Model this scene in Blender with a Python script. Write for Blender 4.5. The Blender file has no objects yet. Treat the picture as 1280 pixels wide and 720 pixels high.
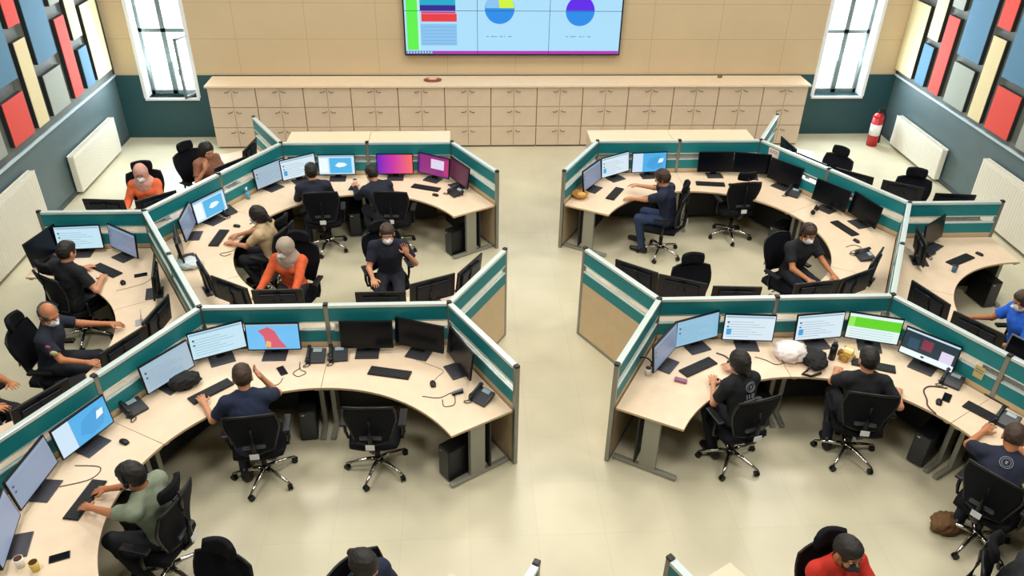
import bpy, bmesh, math, random
import numpy as np
from mathutils import Vector, Matrix, Euler
random.seed(7)
R = math.radians
sc = bpy.context.scene
C = sc.collection

# ------------------------------------------------------------------ camera
CAM = (-0.4631, -8.2498, 5.8701); PITCH = 0.5642; YAW = 0.0677; ROLL = 0.0196
fw = Vector((math.sin(YAW)*math.cos(PITCH), math.cos(YAW)*math.cos(PITCH), -math.sin(PITCH)))
rt = Vector((math.cos(YAW), -math.sin(YAW), 0)); up = rt.cross(fw)
r2 = rt*math.cos(ROLL)+up*math.sin(ROLL); u2 = -rt*math.sin(ROLL)+up*math.cos(ROLL)
cd = bpy.data.cameras.new('camera'); cam = bpy.data.objects.new('camera', cd); C.objects.link(cam)
M4 = Matrix((r2, u2, -fw)).transposed().to_4x4(); M4.translation = CAM
cam.matrix_world = M4
cd.sensor_width = 36; cd.lens = 991.53/1280*36; cd.clip_start = .05; cd.clip_end = 200
sc.camera = cam

# ------------------------------------------------------------------ world, exposure, big lights
w = bpy.data.worlds.new('sky'); sc.world = w; w.use_nodes = True
bg = w.node_tree.nodes['Background']; bg.inputs[0].default_value = (.86, .93, 1, 1); bg.inputs[1].default_value = 3.0
sc.view_settings.view_transform = 'Standard'; sc.view_settings.look = 'None'
sc.view_settings.exposure = 0.12; sc.view_settings.gamma = 1; sc.view_settings.use_curve_mapping = False
CEIL = 7.4
LIGHTS = []
def area(name, loc, rot, sx, sy, power, col):
    l = bpy.data.lights.new(name, 'AREA'); l.shape = 'RECTANGLE'; l.size = sx; l.size_y = sy
    l.energy = power; l.color = col
    o = bpy.data.objects.new(name, l); C.objects.link(o); o.location = loc; o.rotation_euler = rot
    return o
for ix in (-4.6, .5, 5.6):
    for iy in (-5.2, -.8, 3.6):
        area('ceiling_panel_lamp', (ix, iy, CEIL-.12), (0, 0, 0), 1.7, 1.7, 150, (1, .95, .87))
for x in (-5.94, 6.92):   # daylight entering by the two tall windows
    area('window_daylight', (x, 7.25, 2.4), (R(-90-20), 0, 0), .9, 3.0, 300, (.80, .93, 1))

# ------------------------------------------------------------------ materials
def lin(h):
    if isinstance(h, str):
        h = h.lstrip('#'); h = [int(h[i:i+2], 16)/255 for i in (0, 2, 4)]
    return tuple((c/12.92 if c <= .04045 else ((c+.055)/1.055)**2.4) for c in h)+(1,)
MC = {}
def mat(name, col, rough=.5, metal=0, noise=0, nscale=20, spec=.5, bump=0):
    if name in MC: return MC[name]
    m = bpy.data.materials.new(name); m.use_nodes = True; nt = m.node_tree; b = nt.nodes['Principled BSDF']
    c = lin(col); b.inputs['Base Color'].default_value = c
    b.inputs['Roughness'].default_value = rough; b.inputs['Metallic'].default_value = metal
    b.inputs['Specular IOR Level'].default_value = spec
    if noise or bump:
        tc = nt.nodes.new('ShaderNodeTexCoord'); n = nt.nodes.new('ShaderNodeTexNoise')
        n.inputs['Scale'].default_value = nscale; n.inputs['Detail'].default_value = 4
        nt.links.new(tc.outputs['Object'], n.inputs['Vector'])
        if noise:
            r = nt.nodes.new('ShaderNodeValToRGB')
            r.color_ramp.elements[0].position = .3; r.color_ramp.elements[1].position = .7
            r.color_ramp.elements[0].color = tuple(x*(1-noise) for x in c[:3])+(1,)
            r.color_ramp.elements[1].color = tuple(min(1, x*(1+noise)) for x in c[:3])+(1,)
            nt.links.new(n.outputs[0], r.inputs[0]); nt.links.new(r.outputs[0], b.inputs['Base Color'])
        if bump:
            bp = nt.nodes.new('ShaderNodeBump'); bp.inputs['Strength'].default_value = bump; bp.inputs['Distance'].default_value = .01
            nt.links.new(n.outputs[0], bp.inputs['Height']); nt.links.new(bp.outputs[0], b.inputs['Normal'])
    MC[name] = m; return m
def emis(name, col, s=1.0):
    if name in MC: return MC[name]
    m = bpy.data.materials.new(name); m.use_nodes = True; b = m.node_tree.nodes['Principled BSDF']
    b.inputs['Base Color'].default_value = (.01, .01, .01, 1); b.inputs['Roughness'].default_value = .3
    b.inputs['Emission Color'].default_value = lin(col); b.inputs['Emission Strength'].default_value = s
    MC[name] = m; return m
def grid_mat(name, col, seam, bw, bh, ms, off=(0, 0, 0), axes='XZ', noise=.05, rough=.5, c2=None, bump=.15, nscale=1.2, spec=.5):
    m = bpy.data.materials.new(name); m.use_nodes = True; nt = m.node_tree; b = nt.nodes['Principled BSDF']
    tc = nt.nodes.new('ShaderNodeTexCoord'); sp = nt.nodes.new('ShaderNodeSeparateXYZ'); cb = nt.nodes.new('ShaderNodeCombineXYZ')
    nt.links.new(tc.outputs['Object'], sp.inputs[0])
    mp = nt.nodes.new('ShaderNodeMapping'); mp.inputs['Location'].default_value = off
    nt.links.new(sp.outputs[axes[0]], cb.inputs[0]); nt.links.new(sp.outputs[axes[1]], cb.inputs[1]); nt.links.new(cb.outputs[0], mp.inputs[0])
    br = nt.nodes.new('ShaderNodeTexBrick'); br.offset = 0; br.inputs['Scale'].default_value = 1
    br.inputs['Brick Width'].default_value = bw; br.inputs['Row Height'].default_value = bh; br.inputs['Mortar Size'].default_value = ms
    br.inputs['Mortar Smooth'].default_value = .4
    br.inputs['Color1'].default_value = lin(col); br.inputs['Color2'].default_value = lin(c2 or col); br.inputs['Mortar'].default_value = lin(seam)
    nt.links.new(mp.outputs[0], br.inputs['Vector'])
    n = nt.nodes.new('ShaderNodeTexNoise'); n.inputs['Scale'].default_value = nscale; n.inputs['Detail'].default_value = 5
    nt.links.new(tc.outputs['Object'], n.inputs['Vector'])
    mx = nt.nodes.new('ShaderNodeMixRGB'); mx.blend_type = 'MULTIPLY'; mx.inputs[0].default_value = 1
    rp = nt.nodes.new('ShaderNodeValToRGB'); rp.color_ramp.elements[0].position = .3; rp.color_ramp.elements[1].position = .7
    rp.color_ramp.elements[0].color = (1-noise*2, 1-noise*2, 1-noise*2, 1)
    nt.links.new(n.outputs[0], rp.inputs[0]); nt.links.new(br.outputs[0], mx.inputs[1]); nt.links.new(rp.outputs[0], mx.inputs[2])
    nt.links.new(mx.outputs[0], b.inputs['Base Color']); b.inputs['Roughness'].default_value = rough; b.inputs['Specular IOR Level'].default_value = spec
    return m
def glass_mat(name, col, alpha, rough=.05):
    if name in MC: return MC[name]
    m = mat(name, col, rough); m.node_tree.nodes['Principled BSDF'].inputs['Alpha'].default_value = alpha; return m
FLOOR = grid_mat('floor_tile', '#d3cdb2', '#c8c2a8', .63, .655, .004, (-.16+.63, .01, 0), 'XY', .07, .32, '#cfc9ae', nscale=1.3)
BEIGEWALL = grid_mat('beige_wall_panelling', '#cfba97', '#b5a07c', 1.28, .643, .006, (0.75, -.60, 0), 'XZ', .03, .55)
TEALPAINT = mat('dark_teal_paint', '#224b52', .5, noise=.06, nscale=3)
SLATE = mat('slate_paint', '#506469', .45, noise=.06, nscale=3)
GREYBACK = mat('grey_backing', '#5f6560', .7, noise=.08, nscale=6)
WHITE = mat('white_paint', '#e8eef0', .4)
CEILM = mat('ceiling_grey', '#8f8b84', .8)
TEAL = mat('teal_fabric', '#118088', .55, noise=.10, nscale=120)
BOARD = mat('beige_board', '#cdb591', .5, noise=.04, nscale=8)
RAIL = mat('aluminium_rail', '#d4e4e4', .3, .35)
POST = mat('grey_post', '#8e8f88', .35, .6)
BLACK = mat('black_plastic', '#0e1014', .4, spec=.35)
CAP = mat('cap_black', '#201c1c', .4)
TOP = mat('birch_worktop', '#e2cdb2', .42, noise=.035, nscale=9)
EDGE = mat('worktop_edge', '#c9b08b', .5)
LEGM = mat('grey_steel', '#96968c', .4, .35)
CHROME = mat('chrome', '#c9c7c2', .18, 1)
MESHF = mat('black_chair_fabric', '#0b0d13', .85, spec=.2, noise=.2, nscale=90, bump=.2)
NAVYF = mat('dark_mesh', '#0c0f17', .85, spec=.2, noise=.25, nscale=200)
SCR_OFF = mat('screen_off', '#070c14', .22, spec=.2)
MBACK = mat('monitor_back', '#0e1522', .4, spec=.3)
PLATE = mat('monitor_foot', '#4b4a50', .35, .5)
GLASS = glass_mat('clear_panel', '#e6efe9', .18)
KEY = mat('keycaps', '#1b1c20', .55)
CREAM = mat('cream_cabinet', '#d0bda7', .5, noise=.03, nscale=6)
CREAMTOP = mat('cream_top', '#e4d0b4', .45, noise=.03, nscale=6)
SEAM = mat('dark_gap', '#4a4136', .7)

# ------------------------------------------------------------------ mesh helpers
class MB:
    def __init__(s): s.bm = bmesh.new(); s.mats = []
    def mi(s, m):
        if m is None: return 0
        if m not in s.mats: s.mats.append(m)
        return s.mats.index(m)
    def _take(s, bm2, m, M=None):
        i = s.mi(m)
        if M is not None: bmesh.ops.transform(bm2, matrix=M, verts=bm2.verts)
        vm = {v: s.bm.verts.new(v.co) for v in bm2.verts}
        for f in bm2.faces:
            try: g = s.bm.faces.new([vm[v] for v in f.verts])
            except ValueError: continue
            g.material_index = i; g.smooth = f.smooth
        bm2.free()
    def box(s, c, d, m=None, rot=None, bev=0, seg=2):
        b = bmesh.new(); bmesh.ops.create_cube(b, size=1)
        bmesh.ops.scale(b, vec=d, verts=b.verts)
        if bev: bmesh.ops.bevel(b, geom=b.edges[:], offset=min(bev, min(d)*.49), segments=seg, affect='EDGES', profile=.6)
        M = Matrix.Translation(c) @ (Euler(rot).to_matrix().to_4x4() if rot is not None else Matrix())
        s._take(b, m, M); return s
    def bx(s, x0, x1, y0, y1, z0, z1, m=None, bev=0): return s.box(((x0+x1)/2, (y0+y1)/2, (z0+z1)/2), (x1-x0, y1-y0, z1-z0), m, None, bev)
    def cyl(s, p, q, r0, r1=None, m=None, n=12, smooth=True):
        p, q = Vector(p), Vector(q); r1 = r0 if r1 is None else r1; b = bmesh.new()
        bmesh.ops.create_cone(b, cap_ends=True, segments=n, radius1=r0, radius2=r1, depth=(q-p).length)
        for f in b.faces: f.smooth = smooth and len(f.verts) == 4
        M = Matrix.Translation((p+q)/2) @ (q-p).to_track_quat('Z', 'Y').to_matrix().to_4x4()
        s._take(b, m, M); return s
    def ell(s, c, rad, m=None, rot=None, n=14, smooth=True):
        b = bmesh.new(); bmesh.ops.create_uvsphere(b, u_segments=n, v_segments=max(6, n*2//3), radius=1)
        for f in b.faces: f.smooth = smooth
        M = Matrix.Translation(c) @ (Euler(rot).to_matrix().to_4x4() if rot is not None else Matrix()) @ Matrix.Diagonal((*rad, 1))
        s._take(b, m, M); return s
    def tube(s, pts, r, m=None, n=8, flat=1):
        pts = [Vector(p) for p in pts]; i = s.mi(m); rings = []
        rs = r if isinstance(r, (list, tuple)) else [r]*len(pts)
        for k, p in enumerate(pts):
            d = (pts[min(k+1, len(pts)-1)]-pts[max(k-1, 0)]).normalized()
            a = d.cross(Vector((0, 0, 1)))
            if a.length < .05: a = d.cross(Vector((0, 1, 0)))
            a.normalize(); b_ = a.cross(d).normalized()
            rings.append([s.bm.verts.new(p+(a*math.cos(t)+b_*math.sin(t)*flat)*rs[k]) for t in [2*math.pi*j/n for j in range(n)]])
        for A, B in zip(rings, rings[1:]):
            for j in range(n):
                f = s.bm.faces.new((A[j], A[(j+1) % n], B[(j+1) % n], B[j])); f.material_index = i; f.smooth = True
        for g in (rings[0][::-1], rings[-1]):
            f = s.bm.faces.new(g); f.material_index = i
        return s
    def prism(s, poly, z0, z1, m=None, mside=None):
        i = s.mi(m); j = s.mi(mside) if mside else i
        a = [s.bm.verts.new((x, y, z0)) for x, y in poly]; b = [s.bm.verts.new((x, y, z1)) for x, y in poly]
        n = len(poly)
        s.bm.faces.new(b).material_index = i; s.bm.faces.new(a[::-1]).material_index = i
        for k in range(n): s.bm.faces.new((a[k], a[(k+1) % n], b[(k+1) % n], b[k])).material_index = j
        return s
    def sheet(s, grid, th, m=None):   # grid[i][j] points, thickened
        i = s.mi(m); nu, nv = len(grid), len(grid[0])
        V = [[Vector(p) for p in row] for row in grid]
        N = [[None]*nv for _ in range(nu)]
        for a in range(nu):
            for b in range(nv):
                du = V[min(a+1, nu-1)][b]-V[max(a-1, 0)][b]; dv = V[a][min(b+1, nv-1)]-V[a][max(b-1, 0)]
                N[a][b] = du.cross(dv).normalized()*th/2
        P = [[s.bm.verts.new(V[a][b]+N[a][b]) for b in range(nv)] for a in range(nu)]
        Q = [[s.bm.verts.new(V[a][b]-N[a][b]) for b in range(nv)] for a in range(nu)]
        def q(*v):
            f = s.bm.faces.new(v); f.material_index = i; f.smooth = True
        for a in range(nu-1):
            for b in range(nv-1):
                q(P[a][b], P[a+1][b], P[a+1][b+1], P[a][b+1]); q(Q[a][b], Q[a][b+1], Q[a+1][b+1], Q[a+1][b])
        for a in range(nu-1):
            q(P[a][0], Q[a][0], Q[a+1][0], P[a+1][0]); q(P[a][-1], P[a+1][-1], Q[a+1][-1], Q[a][-1])
        for b in range(nv-1):
            q(P[0][b], P[0][b+1], Q[0][b+1], Q[0][b]); q(P[-1][b], Q[-1][b], Q[-1][b+1], P[-1][b+1])
        return s
    def mesh(s, name):
        me = bpy.data.meshes.new(name); bmesh.ops.recalc_face_normals(s.bm, faces=s.bm.faces); s.bm.to_mesh(me); s.bm.free()
        for m in s.mats:
            me.materials.append(m)
        return me
def link(name, me, parent=None, loc=None, rz=0, mtx=None):
    o = bpy.data.objects.new(name, me); C.objects.link(o)
    if parent: o.parent = parent
    if loc is not None: o.location = loc
    if rz: o.rotation_euler = (0, 0, rz)
    if mtx is not None: o.matrix_local = mtx
    return o
def tag(o, label, cat, group=None):
    o['label'] = label; o['category'] = cat
    if group: o['group'] = group
    return o
def thing(name, label, cat, loc, rz=0, group=None):
    o = bpy.data.objects.new(name, None); C.objects.link(o); o.empty_display_size = .1
    o.location = loc; o.rotation_euler = (0, 0, rz); return tag(o, label, cat, group)
def struct(name, me, **k):
    o = link(name, me, **k); o['kind'] = 'structure'; return o
CACHE = {}
def cached(key, fn):
    if key not in CACHE: CACHE[key] = fn()
    return CACHE[key]

# ------------------------------------------------------------------ room shell
X0, X1, YB, YF = -6.92, 8.02, 6.67, -12.0
WL, WR = (-6.40, -5.48), (6.44, 7.40); WZ0, WZ1 = .79, 4.1; TRIM = 1.22; TH = .34
struct('floor', MB().bx(X0-.4, X1+.4, YF-.3, YB+.4, -.2, 0, FLOOR).mesh('floor'))
struct('ceiling', MB().bx(X0-.4, X1+.4, YF-.3, YB+.4, CEIL, CEIL+.2, CEILM).mesh('ceiling'))
def back_wall():
    b = MB(); cols = [(X0-.3, WL[0], 0), (WL[0], WL[1], 1), (WL[1], WR[0], 0), (WR[0], WR[1], 1), (WR[1], X1+.3, 0)]
    for x0, x1, win in cols:
        if not win:
            b.bx(x0, x1, YB, YB+TH, 0, TRIM, TEALPAINT); b.bx(x0, x1, YB, YB+TH, TRIM, CEIL, BEIGEWALL)
        else:
            b.bx(x0, x1, YB, YB+TH, 0, WZ0, TEALPAINT); b.bx(x0, x1, YB, YB+TH, WZ1, CEIL, BEIGEWALL)
    return b.mesh('wall_back')
struct('wall_back', back_wall())
for nm, x, s in (('wall_left', X0, -1), ('wall_right', X1, 1)):
    a, c = sorted((x, x+s*.3))
    struct(nm, MB().bx(a, c, YF, YB, 0, TRIM, SLATE).bx(a, c, YF, YB, TRIM, CEIL, GREYBACK).mesh(nm))
struct('wall_front', MB().bx(X0, X1, YF-.3, YF, 0, CEIL, CEILM).mesh('wall_front'))
TRIMM = mat('pale_trim', '#bcd0da', .35)
struct('trim_1', MB().bx(X0, X0+.03, YF, YB, TRIM-.02, TRIM+.02, TRIMM).mesh('trim'))
struct('trim_2', MB().bx(X1-.03, X1, YF, YB, TRIM-.02, TRIM+.02, TRIMM).mesh('trim'))
DARKLINE = mat('corner_profile', '#33403f', .6)
struct('trim_3', MB().bx(X0, X0+.025, YB-.03, YB, TRIM, CEIL, DARKLINE).mesh('trim'))
struct('trim_4', MB().bx(X1-.025, X1, YB-.03, YB, TRIM, CEIL, DARKLINE).mesh('trim'))
struct('baseboard_left', MB().bx(X0, X0+.015, YF, YB, 0, .07, mat('skirting', '#3c4a50', .5)).mesh('bb'))
struct('baseboard_right', MB().bx(X1-.015, X1, YF, YB, 0, .07, MC['skirting']).mesh('bb'))
FRAMEM = mat('window_frame_grey', '#66726f', .4); PANE = glass_mat('window_glass', '#f4fbff', .08, .02)
def window(n, x0, x1, opened):
    b = MB(); t = .035
    b.bx(x0, x0+.012, YB-.01, YB+TH, WZ0, WZ1, WHITE).bx(x1-.012, x1, YB-.01, YB+TH, WZ0, WZ1, WHITE)
    b.bx(x0-.04, x1+.04, YB-.035, YB+TH, WZ0-.045, WZ0, WHITE).bx(x0, x1, YB, YB+TH, WZ1-.02, WZ1, WHITE)
    b.bx(x0-.06, x0, YB-.02, YB+.0, WZ0, WZ1, WHITE).bx(x1, x1+.06, YB-.02, YB, WZ0, WZ1, WHITE)
    w_ = struct('window_%d' % n, b.mesh('window_reveal'))
    f = MB(); y0, y1 = YB+.22, YB+.28; xm = x0+(x1-x0)*.5; zt = 1.95
    for a, c in ((x0+.012, x0+.012+.065), (xm-.045, xm+.045), (x1-.077, x1-.012)): f.bx(a, c, y0, y1, WZ0, WZ1, FRAMEM)
    for a, c in ((WZ0, WZ0+.07), (zt, zt+.07), (WZ1-.07, WZ1-.02), (3.1, 3.15)): f.bx(x0+.012, x1-.012, y0, y1, a, c, FRAMEM)
    link('window_frame', f.mesh('window_frame'), w_)
    link('window_pane', MB().bx(x0+.05, x1-.05, YB+.245, YB+.252, WZ0+.03, WZ1-.05, PANE).mesh('pane'), w_)
    if opened:   # casement standing ajar into the room
        s_ = MB(); wd = .40; h0, h1 = WZ0+.02, 1.92
        s_.box((-wd/2, 0, h0+.02), (wd, .04, .04), FRAMEM).box((-wd/2, 0, h1-.02), (wd, .04, .04), FRAMEM)
        s_.box((-wd+.02, 0, (h0+h1)/2), (.04, .04, h1-h0), FRAMEM).box((-.02, 0, (h0+h1)/2), (.04, .04, h1-h0), FRAMEM)
        o = link('window_sash', s_.mesh('sash'), w_, (x1-.03, YB+.24, 0), R(68))
        link('sash_pane', MB().box((-wd/2, 0, (h0+h1)/2), (wd-.06, .006, h1-h0-.06), PANE).mesh('p'), o)
        link('sash_handle', MB().box((-wd+.02, .03, 1.3), (.02, .03, .12), mat('handle_dark', '#2a2e30', .4)).mesh('h'), o)
window(1, *WL, True); window(2, *WR, False)
for i, (ix, iy) in enumerate([(a, b) for a in (-4.6, .5, 5.6) for b in (-5.2, -.8, 3.6)]):
    t = thing('ceiling_light', 'square flat ceiling lamp panel, %s of the %s row overhead' % (('left', 'middle', 'right')[i//3], ('nearest', 'middle', 'back')[i % 3]), 'ceiling light', (ix, iy, CEIL), 0, 'ceiling lamps above the hall')
    link('light_frame', MB().bx(-.8, .8, -.8, .8, -.06, 0, WHITE).mesh('lf'), t)
    link('light_diffuser', MB().bx(-.74, .74, -.74, .74, -.085, -.06, emis('lamp_glow', '#fff4e0', 1.5)).mesh('ld'), t)

# acoustic panels on the side walls
PCOL = {'cream': '#d9cb9e', 'blue': '#4f7d9c', 'red': '#d8473c', 'grey': '#9aa198'}
def amat(c): return mat('acoustic_'+c, PCOL[c], .85, noise=.05, nscale=60)
AP = [  # colour, y0, y1 (right wall), z0, z1, description
 ('cream', 6.02, 6.66, 1.33, 2.65, 'wide cream acoustic panel next to the back corner'),
 ('blue', 5.56, 5.89, 1.33, 2.04, 'small blue acoustic panel below the narrow cream one'),
 ('cream', 5.52, 5.87, 2.15, 3.4, 'narrow cream acoustic panel directly above the small blue one'),
 ('red', 5.04, 5.39, 1.33, 2.66, 'tall narrow red acoustic panel'),
 ('grey', 5.04, 5.39, 2.80, 3.6, 'grey acoustic panel directly above the tall narrow red one'),
 ('grey', 4.22, 4.84, 1.33, 2.02, 'square grey acoustic panel under the wide blue one'),
 ('blue', 4.20, 4.86, 2.14, 3.5, 'wide blue acoustic panel above the square grey one'),
 ('cream', 3.70, 4.05, 1.33, 2.66, 'tall narrow cream acoustic panel beside the large red one'),
 ('red', 3.70, 4.05, 2.80, 3.6, 'narrow red acoustic panel above the tall narrow cream one'),
 ('red', 2.93, 3.55, 1.33, 2.02, 'large square red acoustic panel in the bottom row'),
 ('blue', 2.93, 3.55, 2.15, 3.5, 'wide blue acoustic panel above the large square red one'),
 ('grey', 2.30, 2.70, 1.33, 2.66, 'grey acoustic panel at the photo edge past the large red one'),
 ('cream', 2.30, 2.70, 2.80, 3.6, 'cream acoustic panel high at the photo edge'),
 ('red', 1.45, 2.10, 1.33, 2.3, 'red acoustic panel outside the edge of the view')]
for side in (-1, 1):
    for c, y0, y1, z0, z1, d in AP:
        if d.endswith('view'): continue
        if side < 0: y0 -= .17; y1 -= .17; z0 += .06
        x = X0 if side < 0 else X1
        a, b_ = (x+.0, x+.07) if side < 0 else (x-.07, x)
        t = thing('acoustic_panel', d+(' on the left wall' if side < 0 else ' on the right wall'), 'wall panel', (x-side*.003, (y0+y1)/2, (z0+z1)/2))
        L, H = y1-y0, z1-z0
        link('panel_shaded_core', MB().box((-side*.032, 0, 0), (.064, L, H), mat('panel_side_shade', '#23282a', .8)).mesh('core'), t)  # shadow on the panel sides is put into this dark colour
        link('fabric_face', MB().box((-side*.068, 0, 0), (.010, L-.004, H-.004), amat(c), bev=.003).mesh('face'), t)

# radiators
RADM = mat('radiator_white', '#e4e2d6', .4, noise=.02, nscale=30)
def radiator(x, s, y0, y1, z0, z1, label):
    cx = x-s*.09; t = thing('radiator', label, 'radiator', (cx, (y0+y1)/2, z0)); L = y1-y0; H = z1-z0
    b = MB().box((0, 0, H/2), (.10, L, H), RADM, bev=.012)
    n = int(L/.06)
    for k in range(n): b.box((-s*.051, -L/2+.04+k*(L-.08)/(n-1), H/2), (.006, .03, H-.08), RADM)
    link('radiator_body', b.mesh('radiator_body'), t)
    g = MB()
    for k in range(int(L/.05)): g.box((0, -L/2+.04+k*.05, H+.006), (.08, .012, .012), RADM)
    g.box((.045, 0, H+.004), (.012, L, .016), RADM).box((-.045, 0, H+.004), (.012, L, .016), RADM)
    link('radiator_grille', g.mesh('grille'), t)
    v = MB().cyl((0, L/2+.03, .06), (0, L/2+.03, -z0), .01, m=WHITE).cyl((0, L/2, .06), (0, L/2+.07, .06), .016, m=WHITE)
    link('radiator_valve', v.mesh('valve'), t)
radiator(X0, -1, 4.10, 5.9, .06, .68, 'white panel radiator at the back of the left wall')
radiator(X0, -1, 1.2, 2.92, .06, .97, 'tall white panel radiator nearer the camera on the left wall')
radiator(X1, 1, 4.28, 6.0, .06, .62, 'white panel radiator beside the fire extinguisher on the right wall')
radiator(X1, 1, 1.3, 3.2, .06, .92, 'tall white panel radiator nearer the camera on the right wall')

# fire extinguisher
RED = mat('extinguisher_red', '#c01a26', .3)
t = thing('fire_extinguisher', 'red fire extinguisher with white label standing by the right back corner', 'fire extinguisher', (7.55, 6.05, 0))
b = MB().cyl((0, 0, 0.01), (0, 0, .44), .085, m=RED, n=20).ell((0, 0, .44), (.085, .085, .07), RED, n=20)
link('cylinder_body', b.mesh('ext'), t)
link('paper_label', MB().cyl((0, 0, .17), (0, 0, .34), .0865, m=WHITE, n=20).mesh('lab'), t)
link('valve_handle', MB().cyl((0, 0, .5), (0, 0, .55), .022, m=BLACK).box((0, -.04, .56), (.03, .14, .015), BLACK).box((0, -.04, .60), (.03, .12, .012), BLACK, (R(12), 0, 0)).mesh('hv'), t)
link('hose', MB().tube([(0, .02, .54), (.08, .02, .55), (.12, 0, .45), (.12, 0, .25), (.105, 0, .12)], .012, BLACK).cyl((.105, 0, .14), (.105, 0, .04), .018, .022, BLACK).mesh('ho'), t)

t.scale = (1.2, 1.2, 1.3)
# storage cabinets along the back wall
CW = .858; CX0 = -5.10; CY0, CY1 = 6.08, 6.64
def cab_meshes():
    body = MB().bx(0.004, CW-.004, .02, CY1-CY0, .03, 1.17, CREAM).bx(.02, CW-.02, .05, CY1-CY0-.02, 0, .03, SEAM)
    dm = MB().bx(0, CW/2-.012, 0, .018, 0, .37, CREAM, bev=.003)
    hm = MB().tube([(0, 0, 0), (.0, -.025, .0), (-.03, -.03, -.015), (-.075, -.022, -.022), (-.08, 0, -.022)], .006, mat('handle_bronze', '#5d5048', .4, .4))
    hl = MB().tube([(0, 0, 0), (.0, -.025, .0), (.03, -.03, -.015), (.075, -.022, -.022), (.08, 0, -.022)], .006, MC['handle_bronze'])
    return body.mesh('cab'), dm.mesh('door'), hm.mesh('handle'), hl.mesh('handle')
cb, dm, hml, hmr = cab_meshes()
ORD = ['first', 'second', 'third', 'fourth', 'fifth', 'sixth', 'seventh', 'eighth', 'ninth', 'tenth', 'eleventh', 'twelfth', 'thirteenth']
for i in range(13):
    t = thing('storage_cabinet', 'cream storage cabinet with small doors, %s from the left along the back wall' % ORD[i], 'cabinet', (CX0+i*CW, CY0, 0), 0, 'row of storage cabinets')
    link('cabinet_body', cb, t)
    for r in range(3):
        for s in (0, 1):
            d = link('door', dm, t, (.008+s*(CW/2-.004), 0, .035+r*.385))
            link('handle', hmr if s else hml, d, (.035 if s else CW/2-.045, 0, .30))
o = link('cabinet_top', MB().bx(CX0-.03, CX0+13*CW+.03, CY0-.03, CY1, 1.172, 1.21, CREAMTOP, bev=.004).mesh('cabinet_top'))
tag(o, 'long pale top board lying across the row of storage cabinets', 'countertop')
t = thing('ornamental_plate', 'small oval red and white plate lying on the long cabinet top', 'plate', (-1.03, 6.36, 1.2105))
link('plate_dish', MB().ell((0, 0, .018), (.17, .12, .02), mat('plate_red', '#8e4038', .3), n=20).mesh('pd'), t)
link('plate_center', MB().ell((0, 0, .032), (.09, .06, .012), mat('plate_pale', '#e6c6b6', .3), n=20).mesh('pc'), t)
t = thing('ornament', 'tiny brown ornament near the right end of the long cabinet top', 'ornament', (4.45, 6.5, 1.2105))
link('ornament_body', MB().ell((0, 0, .025), (.05, .03, .025), mat('brown', '#7a5a40', .6)).cyl((0, 0, .04), (0, 0, .07), .012, m=MC['brown']).mesh('ob'), t)
for x0, x1, side in ((-3.20, -.68, 'left'), (1.52, 4.16, 'right')):
    for k in (0, 1):
        a = x0+(x1-x0)*k/2; bb = x0+(x1-x0)*(k+1)/2
        t = thing('low_cabinet', 'low cream cabinet behind the back %s pod, its %s half' % (side, ('left', 'right')[k]), 'cabinet', ((a+bb)/2, 3.62, 0), 0)
        L = (bb-a)-.006
        link('cabinet_body', MB().bx(-L/2, L/2, -.24, .22, 0, 1.14, CREAM).mesh('lb'), t)
        link('cabinet_top', MB().bx(-L/2, L/2, -.26, .26, 1.14, 1.18, CREAMTOP, bev=.003).mesh('lt'), t)
        for q in (0, 1):
            d = link('door', MB().bx(0, L/2-.01, 0, .018, 0, 1.05, CREAM, bev=.003).mesh('ldoor'), t, (-L/2+.005+q*L/2, .221, .06))
            link('handle', MB().box((.05 if q else L/2-.06, .03, .6), (.012, .02, .12), MC['handle_bronze']).mesh('lh'), d)

# ------------------------------------------------------------------ video wall
def flat_rects(rects, y=0, th=.0008):
    b = MB()
    for k, r in enumerate(rects):
        x0, z0, x1, z1, m = r[:5]; lay = r[5] if len(r) > 5 else 0
        yy = y-.0006*(lay+1)
        b.bx(x0, x1, yy, yy+.0005, z0, z1, m)
    return b
VW = thing('video_wall', 'large bright video wall with charts hanging on the back wall', 'video wall', (.475, YB-.01, 1.64))
TW, TQ = 1.322, .78
for i in range(3):
    for j in range(3):
        o = link('display_panel', MB().bx(-TW/2, TW/2, -.09, 0, 0, TQ, BLACK).bx(-TW/2+.004, TW/2-.004, -.0915, -.09, .004, TQ-.004, emis('wall_sky', '#a5d6f2', 1.0)).mesh('dp'), VW, ((i-1)*TW, 0, j*TQ))
def disc(cx, cz, r, a0, a1, m, y, b):
    n = 40; i = b.mi(m); c0 = (cx, y, cz)
    pts = [c0]+[(cx+r*math.cos(R(a0+(a1-a0)*k/n)), y, cz+r*math.sin(R(a0+(a1-a0)*k/n))) for k in range(n+1)]
    for yy, rev in ((0, 0), (.0005, 1)):
        v = [b.bm.verts.new((p[0], p[1]+yy, p[2])) for p in (pts[::-1] if rev else pts)]
        b.bm.faces.new(v).material_index = i
Z = lambda z: z-1.64
X = lambda x: x-.475
E_ = lambda n, c, s=1.0: emis('e_'+n, c, s)
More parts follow.
